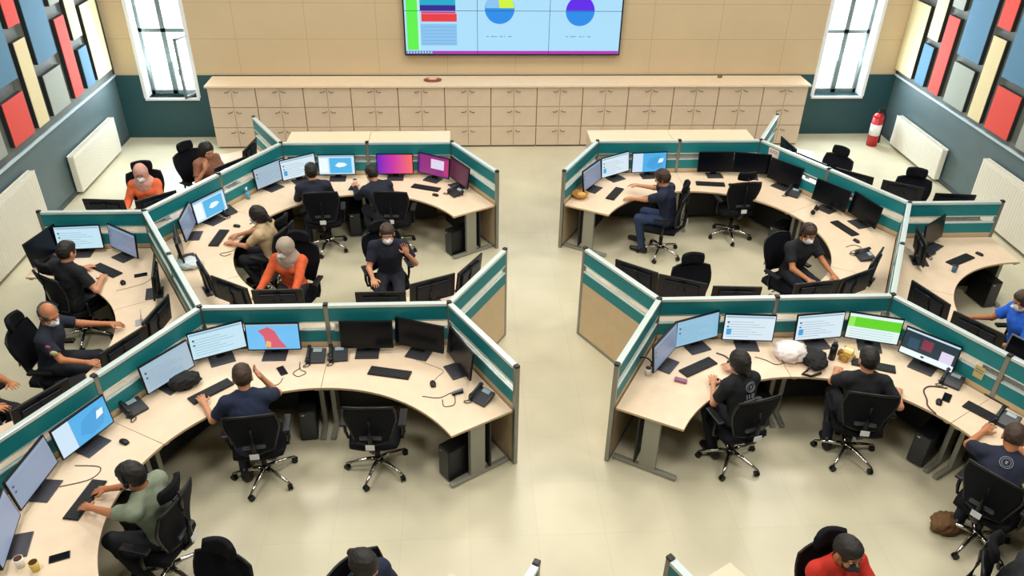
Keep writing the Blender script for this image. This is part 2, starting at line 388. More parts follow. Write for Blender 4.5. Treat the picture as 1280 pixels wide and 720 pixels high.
rc = [(X(-1.47), Z(1.72), X(-1.27), Z(3.9), E_('green', '#5ae84a')), (X(-1.255), Z(1.72), X(-1.235), Z(3.9), E_('palegreen', '#b9f5c0')),
      (X(-1.22), Z(2.52), X(-.58), Z(2.75), E_('cyan', '#17a5c4')), (X(-1.22), Z(2.42), X(-.58), Z(2.52), E_('navy', '#2a1f8c'), 1),
      (X(-1.20), Z(2.375), X(-.58), Z(2.41), E_('mag', '#c43088'), 1), (X(-1.20), Z(2.23), X(-.56), Z(2.37), E_('redb', '#e0363e'), 1),
      (X(-1.22), Z(1.80), X(-.56), Z(2.19), E_('blue2', '#84bce6')),
      (X(-1.50), Z(1.645), X(2.45), Z(1.70), E_('purplebar', '#a62ca8', 1.1)), (X(-1.50), Z(1.645), X(-1.0), Z(1.70), E_('task', '#5a6cae'), 1)]
for k in range(6): rc.append((X(-1.20), Z(1.83+k*.06), X(-.58), Z(1.838+k*.06), E_('line', '#5d9bd0'), 1))
for k in range(9): rc.append((X(-1.48+k*.053), Z(1.655), X(-1.45+k*.053), Z(1.69), E_('icon', '#b8c4ec'), 2))
for cx in (.22, 1.69):
    for k, L in enumerate((.05, .09, .04, .07, .03, .08)): rc.append((X(cx-.24+k*.08), Z(1.955), X(cx-.24+k*.08+L*.8), Z(1.972), E_('txt', '#7c95a8'), 1))
for k in range(4): rc.append((X(-1.22), Z(2.8+k*.25), X(-.58), Z(3.0+k*.25), E_('cyan', '#17a5c4') if k % 2 else E_('blue2', ''), 0))
b = MB()
for r in rc:
    lay = r[5] if len(r) > 5 else 0; yy = -.0925-.0008*lay
    b.bx(r[0], r[2], yy, yy+.0006, r[1], r[3], r[4])
disc(X(.22), Z(2.46), .27, 0, 360, E_('pieblue', '#1f86e0'), -.0935, b); disc(X(.22), Z(2.47), .262, 0, 100, E_('pieyel', '#c8ea3a'), -.0943, b); disc(X(.22), Z(2.47), .262, 100, 180, E_('blue2', ''), -.0943, b)
disc(X(1.69), Z(2.42), .265, 0, 360, E_('pieblue', ''), -.0935, b); disc(X(1.69), Z(2.43), .26, 0, 180, E_('pieviolet', '#5a20e0'), -.0943, b)
link('chart_picture', b.mesh('chart'), VW)
g = MB()
for i in (-1, 1): g.bx(i*TW/2-.003, i*TW/2+.003, -.0955, -.0945, 0, 3*TQ, BLACK)
for j in (1, 2): g.bx(-1.5*TW, 1.5*TW, -.0955, -.0945, j*TQ-.003, j*TQ+.003, BLACK)
link('panel_seam', g.mesh('seams'), VW)
link('outer_frame', MB().bx(-1.5*TW-.02, 1.5*TW+.02, -.1, 0, -.02, 0, BLACK).bx(-1.5*TW-.02, 1.5*TW+.02, -.1, 0, 3*TQ, 3*TQ+.02, BLACK).bx(-1.5*TW-.02, -1.5*TW, -.1, 0, 0, 3*TQ, BLACK).bx(1.5*TW, 1.5*TW+.02, -.1, 0, 0, 3*TQ, BLACK).mesh('fr'), VW)

# ------------------------------------------------------------------ hexagonal pods: partitions and desks
S = 2.586; AP_ = S*.8660254; HP = 1.25; PW = S/2
XL, XR = .475-2.418, .475+2.418
H1, H2 = 1.015, 1.015-math.sqrt(3)*S
PODS = {
 'back left': ((XL, H1), (0, 60, 120, 180, 240), None), 'front left': ((XL, H2), (60, 120, 180, 240, 300), None),
 'back right': ((XR, H1), (0, 60, 120, 180, 240), None), 'front right': ((XR, H2), (60, 120, 0, 240, 300), None),
 'far left': ((XL-1.5*S, H1-AP_), (60, 0, 300), None), 'rear far left': ((XL-1.5*S, H1+AP_), (0, 300), None),
 'far right': ((XR+1.5*S, H1-AP_), (120, 180, 240), None), 'rear far right': ((XR+1.5*S, H1+AP_), (180, 240), None),
 'lower left': ((XL, H2-AP_*2), (60,), None), 'lower right': ((XR, H2-AP_*2), (120,), None)}
PODS['back left'] = (PODS['back left'][0], (60, 120, 180, 240, 300), None)
PODS['back right'] = (PODS['back right'][0], (120, 60, 0, 300, 240), None)
PODS['front right'] = (PODS['front right'][0], (120, 60, 0, 300, 240), None)
def hexv(c, a): return Vector((c[0]+S*math.cos(R(a)), c[1]+S*math.sin(R(a))))
DIRN = {60: 'back right corner', 120: 'back left corner', 0: 'right corner', 180: 'left corner', 240: 'front left corner', 300: 'front right corner'}
def panel_meshes():
    L = PW-.05; x0 = .025; x1 = x0+L
    rail = MB().bx(x0, x1, -.03, .03, 1.215, 1.25, RAIL, bev=.006)
    up_ = MB().bx(x0, x1, -.02, .02, 1.045, 1.215, TEAL)
    gl = MB().bx(x0, x1, -.004, .004, .945, 1.03, GLASS)
    gr = MB().bx(x0, x1, -.022, .022, 1.03, 1.045, RAIL).bx(x0, x1, -.022, .022, .93, .945, RAIL)
    lo = MB().bx(x0, x1, -.02, .02, .785, .93, TEAL)
    bo = MB().bx(x0, x1, -.02, .02, .04, .785, BOARD)
    ft = MB().bx(x0, x1, -.024, .024, .0, .04, POST)
    return [('top_rail', rail.mesh('r')), ('upper_fabric', up_.mesh('u')), ('glass_strip', gl.mesh('g')), ('glass_frame', gr.mesh('gf')), ('lower_fabric', lo.mesh('l')), ('board', bo.mesh('b')), ('foot_rail', ft.mesh('f'))]
PMESH = panel_meshes()
POSTM = MB().box((0, 0, .62), (.048, .048, 1.24), POST, bev=.008).mesh('post')
CAPM = MB().box((0, 0, 1.25), (.052, .052, .03), CAP, bev=.01).mesh('cap')
done = {}; posts = set()
def add_panel(a, b_, label):
    key = (round((a.x+b_.x)/2, 1), round((a.y+b_.y)/2, 1))
    if key in done: return
    d = b_-a; t = thing('partition_panel', label, 'partition', (a.x, a.y, 0), math.atan2(d.y, d.x), 'teal and beige partition panels'); done[key] = t
    for n, m in PMESH: link(n, m, t)
    for p, xx in ((a, 0), (b_, PW)):
        k = (round(p.x, 1), round(p.y, 1))
        if k in posts: continue
        posts.add(k); o = link('post', POSTM, t, (xx, 0, 0)); link('post_cap', CAPM, o)
DESK_R = 1.52
def desk_meshes():
    # unit whose corner is at angle 0 from the pod centre; origin at pod centre
    inset = .035; ap = AP_-inset; n = 22; g = .4
    poly = [(DESK_R*math.cos(R(a)), DESK_R*math.sin(R(a))) for a in np.linspace(-30+g*.3, 30-g*.3, n)]
    tip = ap/math.cos(R(30))
    poly += [(ap*math.cos(R(30)), ap*math.sin(R(30))-.002), (tip, 0), (ap*math.cos(R(30)), -ap*math.sin(R(30))+.002)]
    return MB().prism(poly, .695, .72, TOP, EDGE).mesh('worktop')
WT = desk_meshes()
def leg_mesh():
    b = MB().box((1.83, 0, .36), (.17, .05, .66), LEGM, bev=.006)
    b.box((1.83, 0, .685), (.6, .045, .02), LEGM); return b.mesh('leg')
LEGME = leg_mesh()
FOOTM = MB().box((1.86, 0, .028), (.68, .055, .045), LEGM, bev=.012).mesh('foot')
SHADEM = MB().box((0, 0, 0), (.018, 1.02, .60), mat('underdesk_shade', '#14171a', .6)).mesh('shade_sheet')  # dark sheet added to deepen the shade under each desk
def tower_meshes():
    return (MB().box((0, 0, .21), (.36, .17, .38), BLACK, bev=.008).box((0, .05, .01), (.30, .02, .02), BLACK).box((0, -.05, .01), (.30, .02, .02), BLACK).mesh('tower_case'),
            MB().box((-.183, 0, .21), (.008, .15, .36), mat('tower_front', '#25282e', .3)).box((-.188, .04, .36), (.004, .03, .012), CHROME).mesh('tower_front'))
TC, TF = tower_meshes()
desks = {}
def add_desk(pod, c, ang):
    t = thing('curved_desk', 'curved birch desk in the %s of the %s pod' % (DIRN[ang], pod), 'desk', (c[0], c[1], 0), R(ang))
    link('worktop', WT, t)
    for s in (-1, 1):
        # leg just inside each radial end
        a = s*(30-1.9)
        l = link('leg', LEGME, t, (0, 0, 0), R(a)); link('leg_foot', FOOTM, l)
    for s in (-1, 1):
        m_ = link('shade_panel', SHADEM, t, (2.03*math.cos(R(s*15)), 2.03*math.sin(R(s*15)), .385), R(s*30))
    desks[(pod, ang)] = t
    # pc tower under the desk
    aa = 23.0; rr = 1.72
    k = thing('computer_tower', 'black computer tower under the %s desk of the %s pod' % (DIRN[ang], pod), 'computer', (c[0]+rr*math.cos(R(ang-aa)), c[1]+rr*math.sin(R(ang-aa)), 0), R(ang-aa), 'computer towers under the desks')
    link('tower_case', TC, k); link('tower_front', TF, k)
for pod, (c, angs, _) in PODS.items():
    for a in angs:
        v = hexv(c, a)
        for s in (-1, 1):
            q = hexv(c, a+60*s); mid = (v+q)/2
            side = (a+30*s) % 360
            sd = {30: 'right back', 90: 'back', 150: 'left back', 210: 'left front', 270: 'front', 330: 'right front'}[side]
            add_panel(v, mid, 'teal and beige partition panel of the %s pod on its %s side, half next to the %s' % (pod, sd, DIRN[a]))
        add_desk(pod, c, a)

# ------------------------------------------------------------------ monitors
MW, MH, MZ = .56, .325, 1.105
def grad_mat(name, c0, c1, c2):
    m = bpy.data.materials.new(name); m.use_nodes = True; nt = m.node_tree; b = nt.nodes['Principled BSDF']
    tc = nt.nodes.new('ShaderNodeTexCoord'); sp = nt.nodes.new('ShaderNodeSeparateXYZ'); nt.links.new(tc.outputs['Generated'], sp.inputs[0])
    r = nt.nodes.new('ShaderNodeValToRGB'); r.color_ramp.elements[0].color = lin(c0); r.color_ramp.elements[1].color = lin(c2)
    e = r.color_ramp.elements.new(.5); e.color = lin(c1)
    nt.links.new(sp.outputs[0], r.inputs[0]); nt.links.new(r.outputs[0], b.inputs['Emission Color']); b.inputs['Emission Strength'].default_value = 1
    b.inputs['Base Color'].default_value = (.01, .01, .01, 1); return m
PURP = grad_mat('screen_purple_orange', '#5c14b8', '#c8309a', '#f06858')
def screen_mesh(kind):
    w_, h = MW-.024, MH-.03
    x0, x1, z0, z1 = -w_/2, w_/2, -h/2, h/2; b = MB()
    def rr(u0, v0, u1, v1, m, lay=1): b.bx(x0+w_*u0, x0+w_*u1, -.0006*lay-.0003, -.0006*lay+.0002, z0+h*v0, z0+h*v1, m)
    def blob(pts, m, lay=1):
        i = b.mi(m); y = -.0006*lay-.0003
        b.bm.faces.new([b.bm.verts.new((x0+w_*u, y, z0+h*v)) for u, v in pts]).material_index = i
    base = {'off': SCR_OFF, 'page': E_('page', '#bcdcea'), 'page2': E_('page2', '#cfe0ea'), 'map': E_('mapbg', '#c4dcee'), 'map2': E_('mapbg2', '#4aa8e0'), 'redmap': E_('sea', '#6ab8ea'),
            'violet': E_('violetglare', '#76819a', .9), 'violet2': E_('violetglare2', '#8a97b0', .9), 'green': E_('pagew', '#d8ecea'), 'video': E_('vid', '#16323e'), 'purple': PURP,  # violet greys: glare of screens seen at an angle, mixed into their colour
            'purple2': E_('purp2', '#8c2a78'), 'wine': E_('wine', '#4c2036', .9), 'blue': E_('pblue', '#3a90cc'), 'bluepage': E_('bluepage', '#88b8d4'), 'greypage': E_('greypage', '#9fb4c4')}[kind]
    b.bx(x0, x1, -.0005, .001, z0, z1, base)
    tx = E_('scrtext', '#7f9cb0'); dk = E_('scrdark', '#2f4a5c'); bl = E_('scrblue', '#3f9ad6'); wh = E_('scrwhite', '#e6f2f6')
    if kind in ('page', 'page2', 'greypage', 'violet', 'violet2', 'bluepage'):
        rr(.02, .9, .98, .97, E_('tabbar', '#8fb4c8') if not kind.startswith('v') else tx)
        for k in range(7): rr(.06, .12+k*.1, .5+.4*((k*37) % 10)/10, .135+k*.1, tx)
        rr(.05, .5, .09, .56, dk, 2); rr(.05, .68, .09, .75, dk, 2)
    if kind == 'map':
        rr(.0, .92, 1, 1, E_('tabbar', '#8fb4c8')); rr(.3, .05, .92, .86, E_('mapblue', '#4fb0e2'))
        blob([(.45, .45), (.55, .62), (.72, .6), (.8, .5), (.7, .4), (.55, .36)], wh, 2); rr(.02, .1, .26, .85, wh)
    if kind == 'map2':
        rr(0, 0, .3, 1, E_('mapbg', '')); blob([(.4, .3), (.5, .7), (.8, .85), (.95, .6), (.85, .2), (.6, .1)], bl); blob([(.75, .45), (.8, .7), (.92, .7), (.9, .5)], wh, 2)
    if kind == 'redmap':
        blob([(.35, .05), (.32, .5), (.22, .75), (.42, .9), (.55, .72), (.62, .4), (.75, .05)], E_('landred', '#d0586c')); rr(0, .93, 1, 1, E_('tabbar', '#8fb4c8'))
        blob([(.34, .1), (.36, .35), (.45, .3), (.44, .08)], E_('landyel', '#e0b070'), 2)
    if kind == 'green':
        rr(0, .48, 1, .88, E_('bar', '#5ecc24')); rr(.0, .48, .12, .88, E_('bar2', '#8fe05a'), 2)
        for k in range(4): rr(.05, .08+k*.1, .9, .09+k*.1, tx, 2)
    if kind == 'video':
        rr(0, 0, 1, .22, wh); rr(.35, .4, .55, .8, E_('vred', '#7c3046')); rr(.72, .2, .95, .62, E_('vpink', '#d8cfe6')); rr(0, .93, 1, 1, E_('vtab', '#bcd8e4')); rr(.1, .3, .3, .7, E_('vdk', '#1f4a60')); rr(.4, .08, .46, .16, dk, 2)
    if kind == 'purple2':
        rr(.42, .35, .85, .85, E_('vpink', ''), 1); rr(.0, 0, .06, 1, E_('purpdark', '#5a2280')); rr(.85, .1, 1, .9, E_('purpred', '#b03070'))
    if kind == 'page2': rr(.05, .2, .15, .45, bl, 2)
    if kind == 'wine': rr(.1, .1, .9, .9, E_('wine2', '#5c2a40', .8)); 
    return b.mesh('screen_'+kind)
def monitor_parts():
    base = MB().box((0, -.03, .006), (.25, .20, .012), PLATE, bev=.004)
    neck = MB().box((0, .045, .17), (.06, .025, .33), BLACK, (R(-4), 0, 0), bev=.006).box((0, .04, .02), (.09, .06, .03), BLACK, bev=.008)
    cas = MB().box((0, .012, 0), (MW, .022, MH), BLACK, bev=.004).box((0, .032, 0), (MW*.72, .03, MH*.66), MBACK, bev=.014)
    cas.box((0, .05, -.02), (.10, .02, .10), BLACK, bev=.004).box((0, .048, .09), (.05, .002, .016), PLATE)
    return base.mesh('b'), neck.mesh('n'), cas.mesh('c')
MPARTS = monitor_parts()
def monitor(x, y, yaw, kind, label, group=None):
    # yaw: compass angle (deg) the screen faces
    n = Vector((math.cos(R(yaw)), math.sin(R(yaw))))
    t = thing('monitor', label, 'monitor', (x-n.x*.02, y-n.y*.02, .7205), R(yaw+90), group)
    link('stand_base', MPARTS[0], t); link('stand_neck', MPARTS[1], t)
    zc = MZ-.72-MH/2
    M_ = Matrix.Translation((0, 0, zc)) @ Euler((R(-7), 0, 0)).to_matrix().to_4x4()
    c = link('casing', MPARTS[2], t, mtx=M_)
    k = link('screen', cached('scr'+kind, lambda: screen_mesh(kind)), t, mtx=M_ @ Matrix.Translation((0, .0005, 0)))
    if kind != 'off': k['label'] = 'lit screen'
    return t
MON = [
 (1.62,-1.70,322,'violet','monitor at the corridor end of the front right pod its page tinted with violet glare'),
 (2.03,-1.40,291,'bluepage','monitor with a blue page beside the corridor-end monitor of the front right pod'),
 (2.59,-1.39,265,'page2','monitor with a pale page behind the woman with the printed black shirt'),
 (3.38,-1.39,276,'page2','monitor with a pale blue page above the white bag and black bag'),
 (3.95,-1.45,252,'green','monitor showing a bright green band behind the man in the black shirt'),
 (4.36,-1.84,224,'video','monitor showing dark pictures over a white strip, right of the green band one'),
 (4.93,-2.35,212,'off','dark switched-off monitor at the right edge of the front right pod'),
 (-4.06,-3.83,12,'violet2','grey lit monitor cut by the left photo edge in the front left pod'),
 (-4.10,-3.24,353,'violet2','grey blue lit monitor facing the man in the grey green shirt'),
 (-3.90,-2.70,332,'map2','monitor with a bright blue map left of the desk phone in the front left pod'),
 (-3.42,-1.85,324,'greypage','grey page monitor beside the black bag in the front left pod'),
 (-3.05,-1.43,295,'page','pale page monitor above the head of the man in navy in the front left pod'),
 (-2.50,-1.38,270,'redmap','monitor showing a red land shape on blue sea'),
 (-1.53,-1.38,269,'off','black switched-off monitor above the empty chair, left of two, front left pod'),
 (-0.98,-1.41,249,'off','black switched-off monitor above the empty chair, right of two, front left pod'),
 (-0.57,-1.72,205,'off','dark monitor seen edge-on above the desk phone at the corridor end, front left pod'),
 (-4.10,1.29,3,'violet','grey violet monitor facing the woman in beige, left of her blue map monitor'),
 (-3.93,1.73,328,'map','blue map monitor facing the woman in beige in the back left pod'),
 (-3.33,2.78,321,'greypage','pale grey monitor left of the three in front of the man with short dark hair'),
 (-2.96,3.02,303,'page2','pale monitor with small dark icons, middle of three before the man with short dark hair'),
 (-2.41,3.09,271,'map','monitor with a blue map window on white on the back left pod rear side'),
 (-1.53,3.10,269,'purple','monitor glowing purple to orange in the back left pod'),
 (-0.95,3.03,240,'purple2','magenta purple monitor with a small white window'),
 (-0.57,2.77,210,'wine','dark wine red monitor at the corridor end of the back left pod'),
 (1.47,2.63,324,'violet','violet grey monitor beside the wooden bowl, back right pod'),
 (1.88,3.01,301,'page2','pale monitor with dark icons between two others in the back right pod'),
 (2.42,3.09,275,'map2','light blue map monitor behind the man reaching forward in the back right pod'),
 (3.47,3.09,270,'off','black monitor left of the pair behind the empty mesh chair'),
 (4.02,3.02,257,'off','black monitor right of the pair behind the empty mesh chair'),
 (4.40,2.65,217,'off','black monitor right of the pair, beside the desk phone, back right pod'),
 (4.80,1.87,213,'off','black monitor facing the headset stand on the right side of the back right pod'),
 (5.09,1.40,196,'off','black monitor next to the silver corner post on the right of the back right pod'),
 (6.40,1.15,275,'off','black monitor by the white radiator in the far right pod'),
 (5.80,0.74,307,'off','dark monitor left of the one by the radiator in the far right pod'),
 (5.42,0.36,345,'off','dark monitor seen edge-on in the far right pod beside the silver post'),
 (-5.36,0.86,274,'page','pale blue monitor in front of the man in black, far left pod'),
 (-4.80,0.76,234,'violet','grey violet monitor right of the pale blue one, far left pod'),
 (-4.14,-0.12,195,'violet2','grey lit monitor seen edge-on beside the long partition of the far left pod'),
 (-5.68,0.68,346,'off','dark monitor beside the tall radiator, far left pod'),
 (-4.02,0.68,20,'off','dark monitor seen from behind beside the long partition of the back left pod'),
 (-3.50,-0.07,30,'off','back of the leftmost monitor before the woman in the orange jacket'),
 (-3.11,-0.46,58,'off','back of the angled monitor before the woman in the orange jacket'),
 (-2.57,-0.63,91,'off','back of the straight monitor hiding the lower body of the woman in the orange jacket'),
 (-1.42,-0.72,90,'off','back of the straight monitor before the seated man in a face mask and navy shirt'),
 (-0.87,-0.46,115,'off','back of the slanted monitor right of the man in the mask and navy shirt'),
 (-0.46,-0.14,149,'off','back of the monitor nearest the corridor in the front of the back left pod'),
 (1.58,-0.25,53,'off','back of the monitor nearest the corridor in the front of the back right pod'),
 (2.05,-0.55,65,'off','back of the slanted monitor before the empty chair, back right pod'),
 (2.62,-0.73,86,'off','back of the straight monitor right of the empty chair, back right pod'),
 (3.57,-0.66,98,'off','back of the monitor before the man in the black shirt with white mask'),
 (4.10,-0.50,116,'off','back of the slanted monitor right of the man with the white mask'),
 (4.51,-0.10,140,'off','back of the monitor beside the tangled headset, back right pod'),
 (5.05,-1.55,33,'off','back of the monitor before the person in bright blue'),
 (4.84,-0.95,18,'off','back of the monitor left of the one before the person in bright blue'),
 (5.36,2.35,48,'off','back of the left monitor before the far empty chair, rear far right pod'),
 (5.90,1.95,58,'off','back of the middle monitor before the far empty chair, rear far right pod'),
 (6.47,1.60,82,'off','back of the monitor right of the far empty chair, rear far right pod'),
 (4.92,2.87,30,'off','back of the monitor before the small empty chair, rear far right pod'),
 (4.80,3.50,5,'off','dark monitor seen edge-on behind the back right pod'),
 (-3.97,-1.55,150,'off','back of the lower monitor before the bald man in the mask'),
 (-3.83,-1.00,170,'off','back of the upper monitor before the bald man in the mask'),
 (-4.42,-2.38,146,'off','back of the large-looking monitor at the left photo edge, far left pod'),
 (-5.30,1.70,85,'off','back of the left monitor before the woman in the orange top'),
 (-4.68,1.80,128,'off','back of the right monitor before the woman in the orange top'),
 (-3.96,2.90,141,'off','back of the monitor before the woman with long dark hair'),
 (-3.84,3.56,172,'off','dark monitor right of the woman with long dark hair'),
]
for x, y, yaw, k, lab in MON: monitor(x, y, yaw, k, lab)

# ------------------------------------------------------------------ chairs
def chair_parts():
    P_ = {}
    b = MB()
    for k in range(5):
        a = R(90+72*k); d = Vector((math.cos(a), math.sin(a), 0))
        b.tube([d*.03+Vector((0, 0, .13)), d*.12+Vector((0, 0, .125)), d*.22+Vector((0, 0, .10)), d*.315+Vector((0, 0, .075))], [.026, .022, .018, .014], CHROME, 8)
    b.cyl((0, 0, .09), (0, 0, .16), .042, .036, CHROME, 16)
    P_['star_base'] = b.mesh('star_base')
    P_['caster'] = MB().cyl((-.022, 0, .03), (-.006, 0, .03), .03, m=BLACK, n=14).cyl((.006, 0, .03), (.022, 0, .03), .03, m=BLACK, n=14).cyl((0, 0, .03), (0, 0, .08), .01, m=BLACK).box((0, 0, .045), (.03, .03, .02), BLACK, bev=.006).mesh('caster')
    P_['gas_lift'] = MB().cyl((0, 0, .14), (0, 0, .30), .027, m=BLACK).cyl((0, 0, .30), (0, 0, .42), .016, m=CHROME).mesh('gas')
    P_['mechanism'] = MB().box((0, -.02, .415), (.17, .24, .045), BLACK, bev=.012).tube([(.08, .02, .41), (.2, .02, .405), (.25, .02, .41)], .007, BLACK).mesh('mech')
    # seat cushion
    g = []
    for i in range(13):
        u = -1+2*i/12; row = []
        for j in range(13):
            v = -1+2*j/12
            wx = .25*(1-.06*max(0, v)) ; x = u*wx*(1-.10*v*v*abs(u)); y = v*.235*(1-.10*u*u*abs(v))
            z = .465-.02*max(0, v)**3+.012*u*u-.008*(1-u*u)*(1-v*v)
            row.append((x, y+.02, z))
        g.append(row)
    P_['seat'] = MB().sheet(g, .06, MESHF).mesh('seat')
    # backrest: rounded, tapering to the waist
    def bk(u, v):  # v 0 bottom 1 top
        wd = .16+.085*min(1, v*1.6)-.02*max(0, v-.8)*4
        x = u*wd; y = -.235-.05*v+.045*u*u-.035*math.sin(v*3.1)*0+.02*math.sin(v*math.pi*1.3); z = .55+.50*v-.03*u*u*v
        return (x, y, z)
    P_['backrest'] = MB().sheet([[bk(-1+2*i/12, j/12) for j in range(13)] for i in range(13)], .018, NAVYF).mesh('back')
    fr = [bk(-1, v/10) for v in range(0, 11)]+[bk(-1+2*i/8, 1) for i in range(1, 8)]+[bk(1, 1-v/10) for v in range(0, 11)]+[bk(1-2*i/8, 0) for i in range(1, 9)]
    P_['back_frame'] = MB().tube(fr, .014, BLACK, 8).tube([(0, -.10, .41), (0, -.22, .43), (0, -.30, .52), (0, -.315, .72), (0, -.30, .9)], [.024, .026, .024, .02, .014], BLACK, 8).mesh('frame')
    P_['lumbar_pad'] = MB().box((0, -.275, .66), (.21, .03, .035), mat('chair_grey', '#3b4048', .4), bev=.012).mesh('lum')
    P_['back_tag'] = MB().box((0, -.342, .60), (.085, .006, .06), mat('tag_white', '#d9dde0', .5), (R(-4), 0, 0), bev=.002).mesh('tag')
    g = []
    for i in range(9):
        u = -1+2*i/8; g.append([(u*.135*(1-.12*abs(w2)**3), -.275+.05*u*u-.012*w2, 1.135+w2*.065*(1-.15*u*u)) for w2 in [-1+2*j/6 for j in range(7)]])
    P_['headrest'] = MB().sheet(g, .045, MESHF).mesh('head')
    P_['headrest_stem'] = MB().tube([(0, -.30, .92), (0, -.315, 1.02), (0, -.30, 1.12)], .014, BLACK).mesh('stem')
    for s, n in ((-1, 'l'), (1, 'r')):
        P_['arm'+n] = MB().tube([(s*.17, -.02, .43), (s*.27, -.02, .44), (s*.285, -.03, .52), (s*.285, -.04, .66)], .017, BLACK).box((s*.28, .0, .675), (.075, .25, .028), BLACK, bev=.012).mesh('arm')
    return P_
CP = chair_parts()
def chair(x, y, yaw, label, star=0, headrest=True, group='black swivel office chairs'):
    t = thing('office_chair', label, 'chair', (x, y, 0), R(yaw-90), group)
    sb = link('star_base', CP['star_base'], t, (0, 0, 0), R(star)); sb['label'] = 'chrome five-star base'
    for k in range(5):
        a = R(90+72*k+star); link('caster', CP['caster'], t, (math.cos(a)*.315, math.sin(a)*.315, 0), a+1)
    for n in ('gas_lift', 'mechanism', 'seat', 'backrest', 'back_frame', 'lumbar_pad'): link(n, CP[n], t)
    tg = link('back_tag', CP['back_tag'], t); tg['label'] = 'white label on the back'
    if headrest: link('headrest', CP['headrest'], t); link('headrest_stem', CP['headrest_stem'], t)
    link('armrest', CP['arml'], t); link('armrest', CP['armr'], t)
    return t

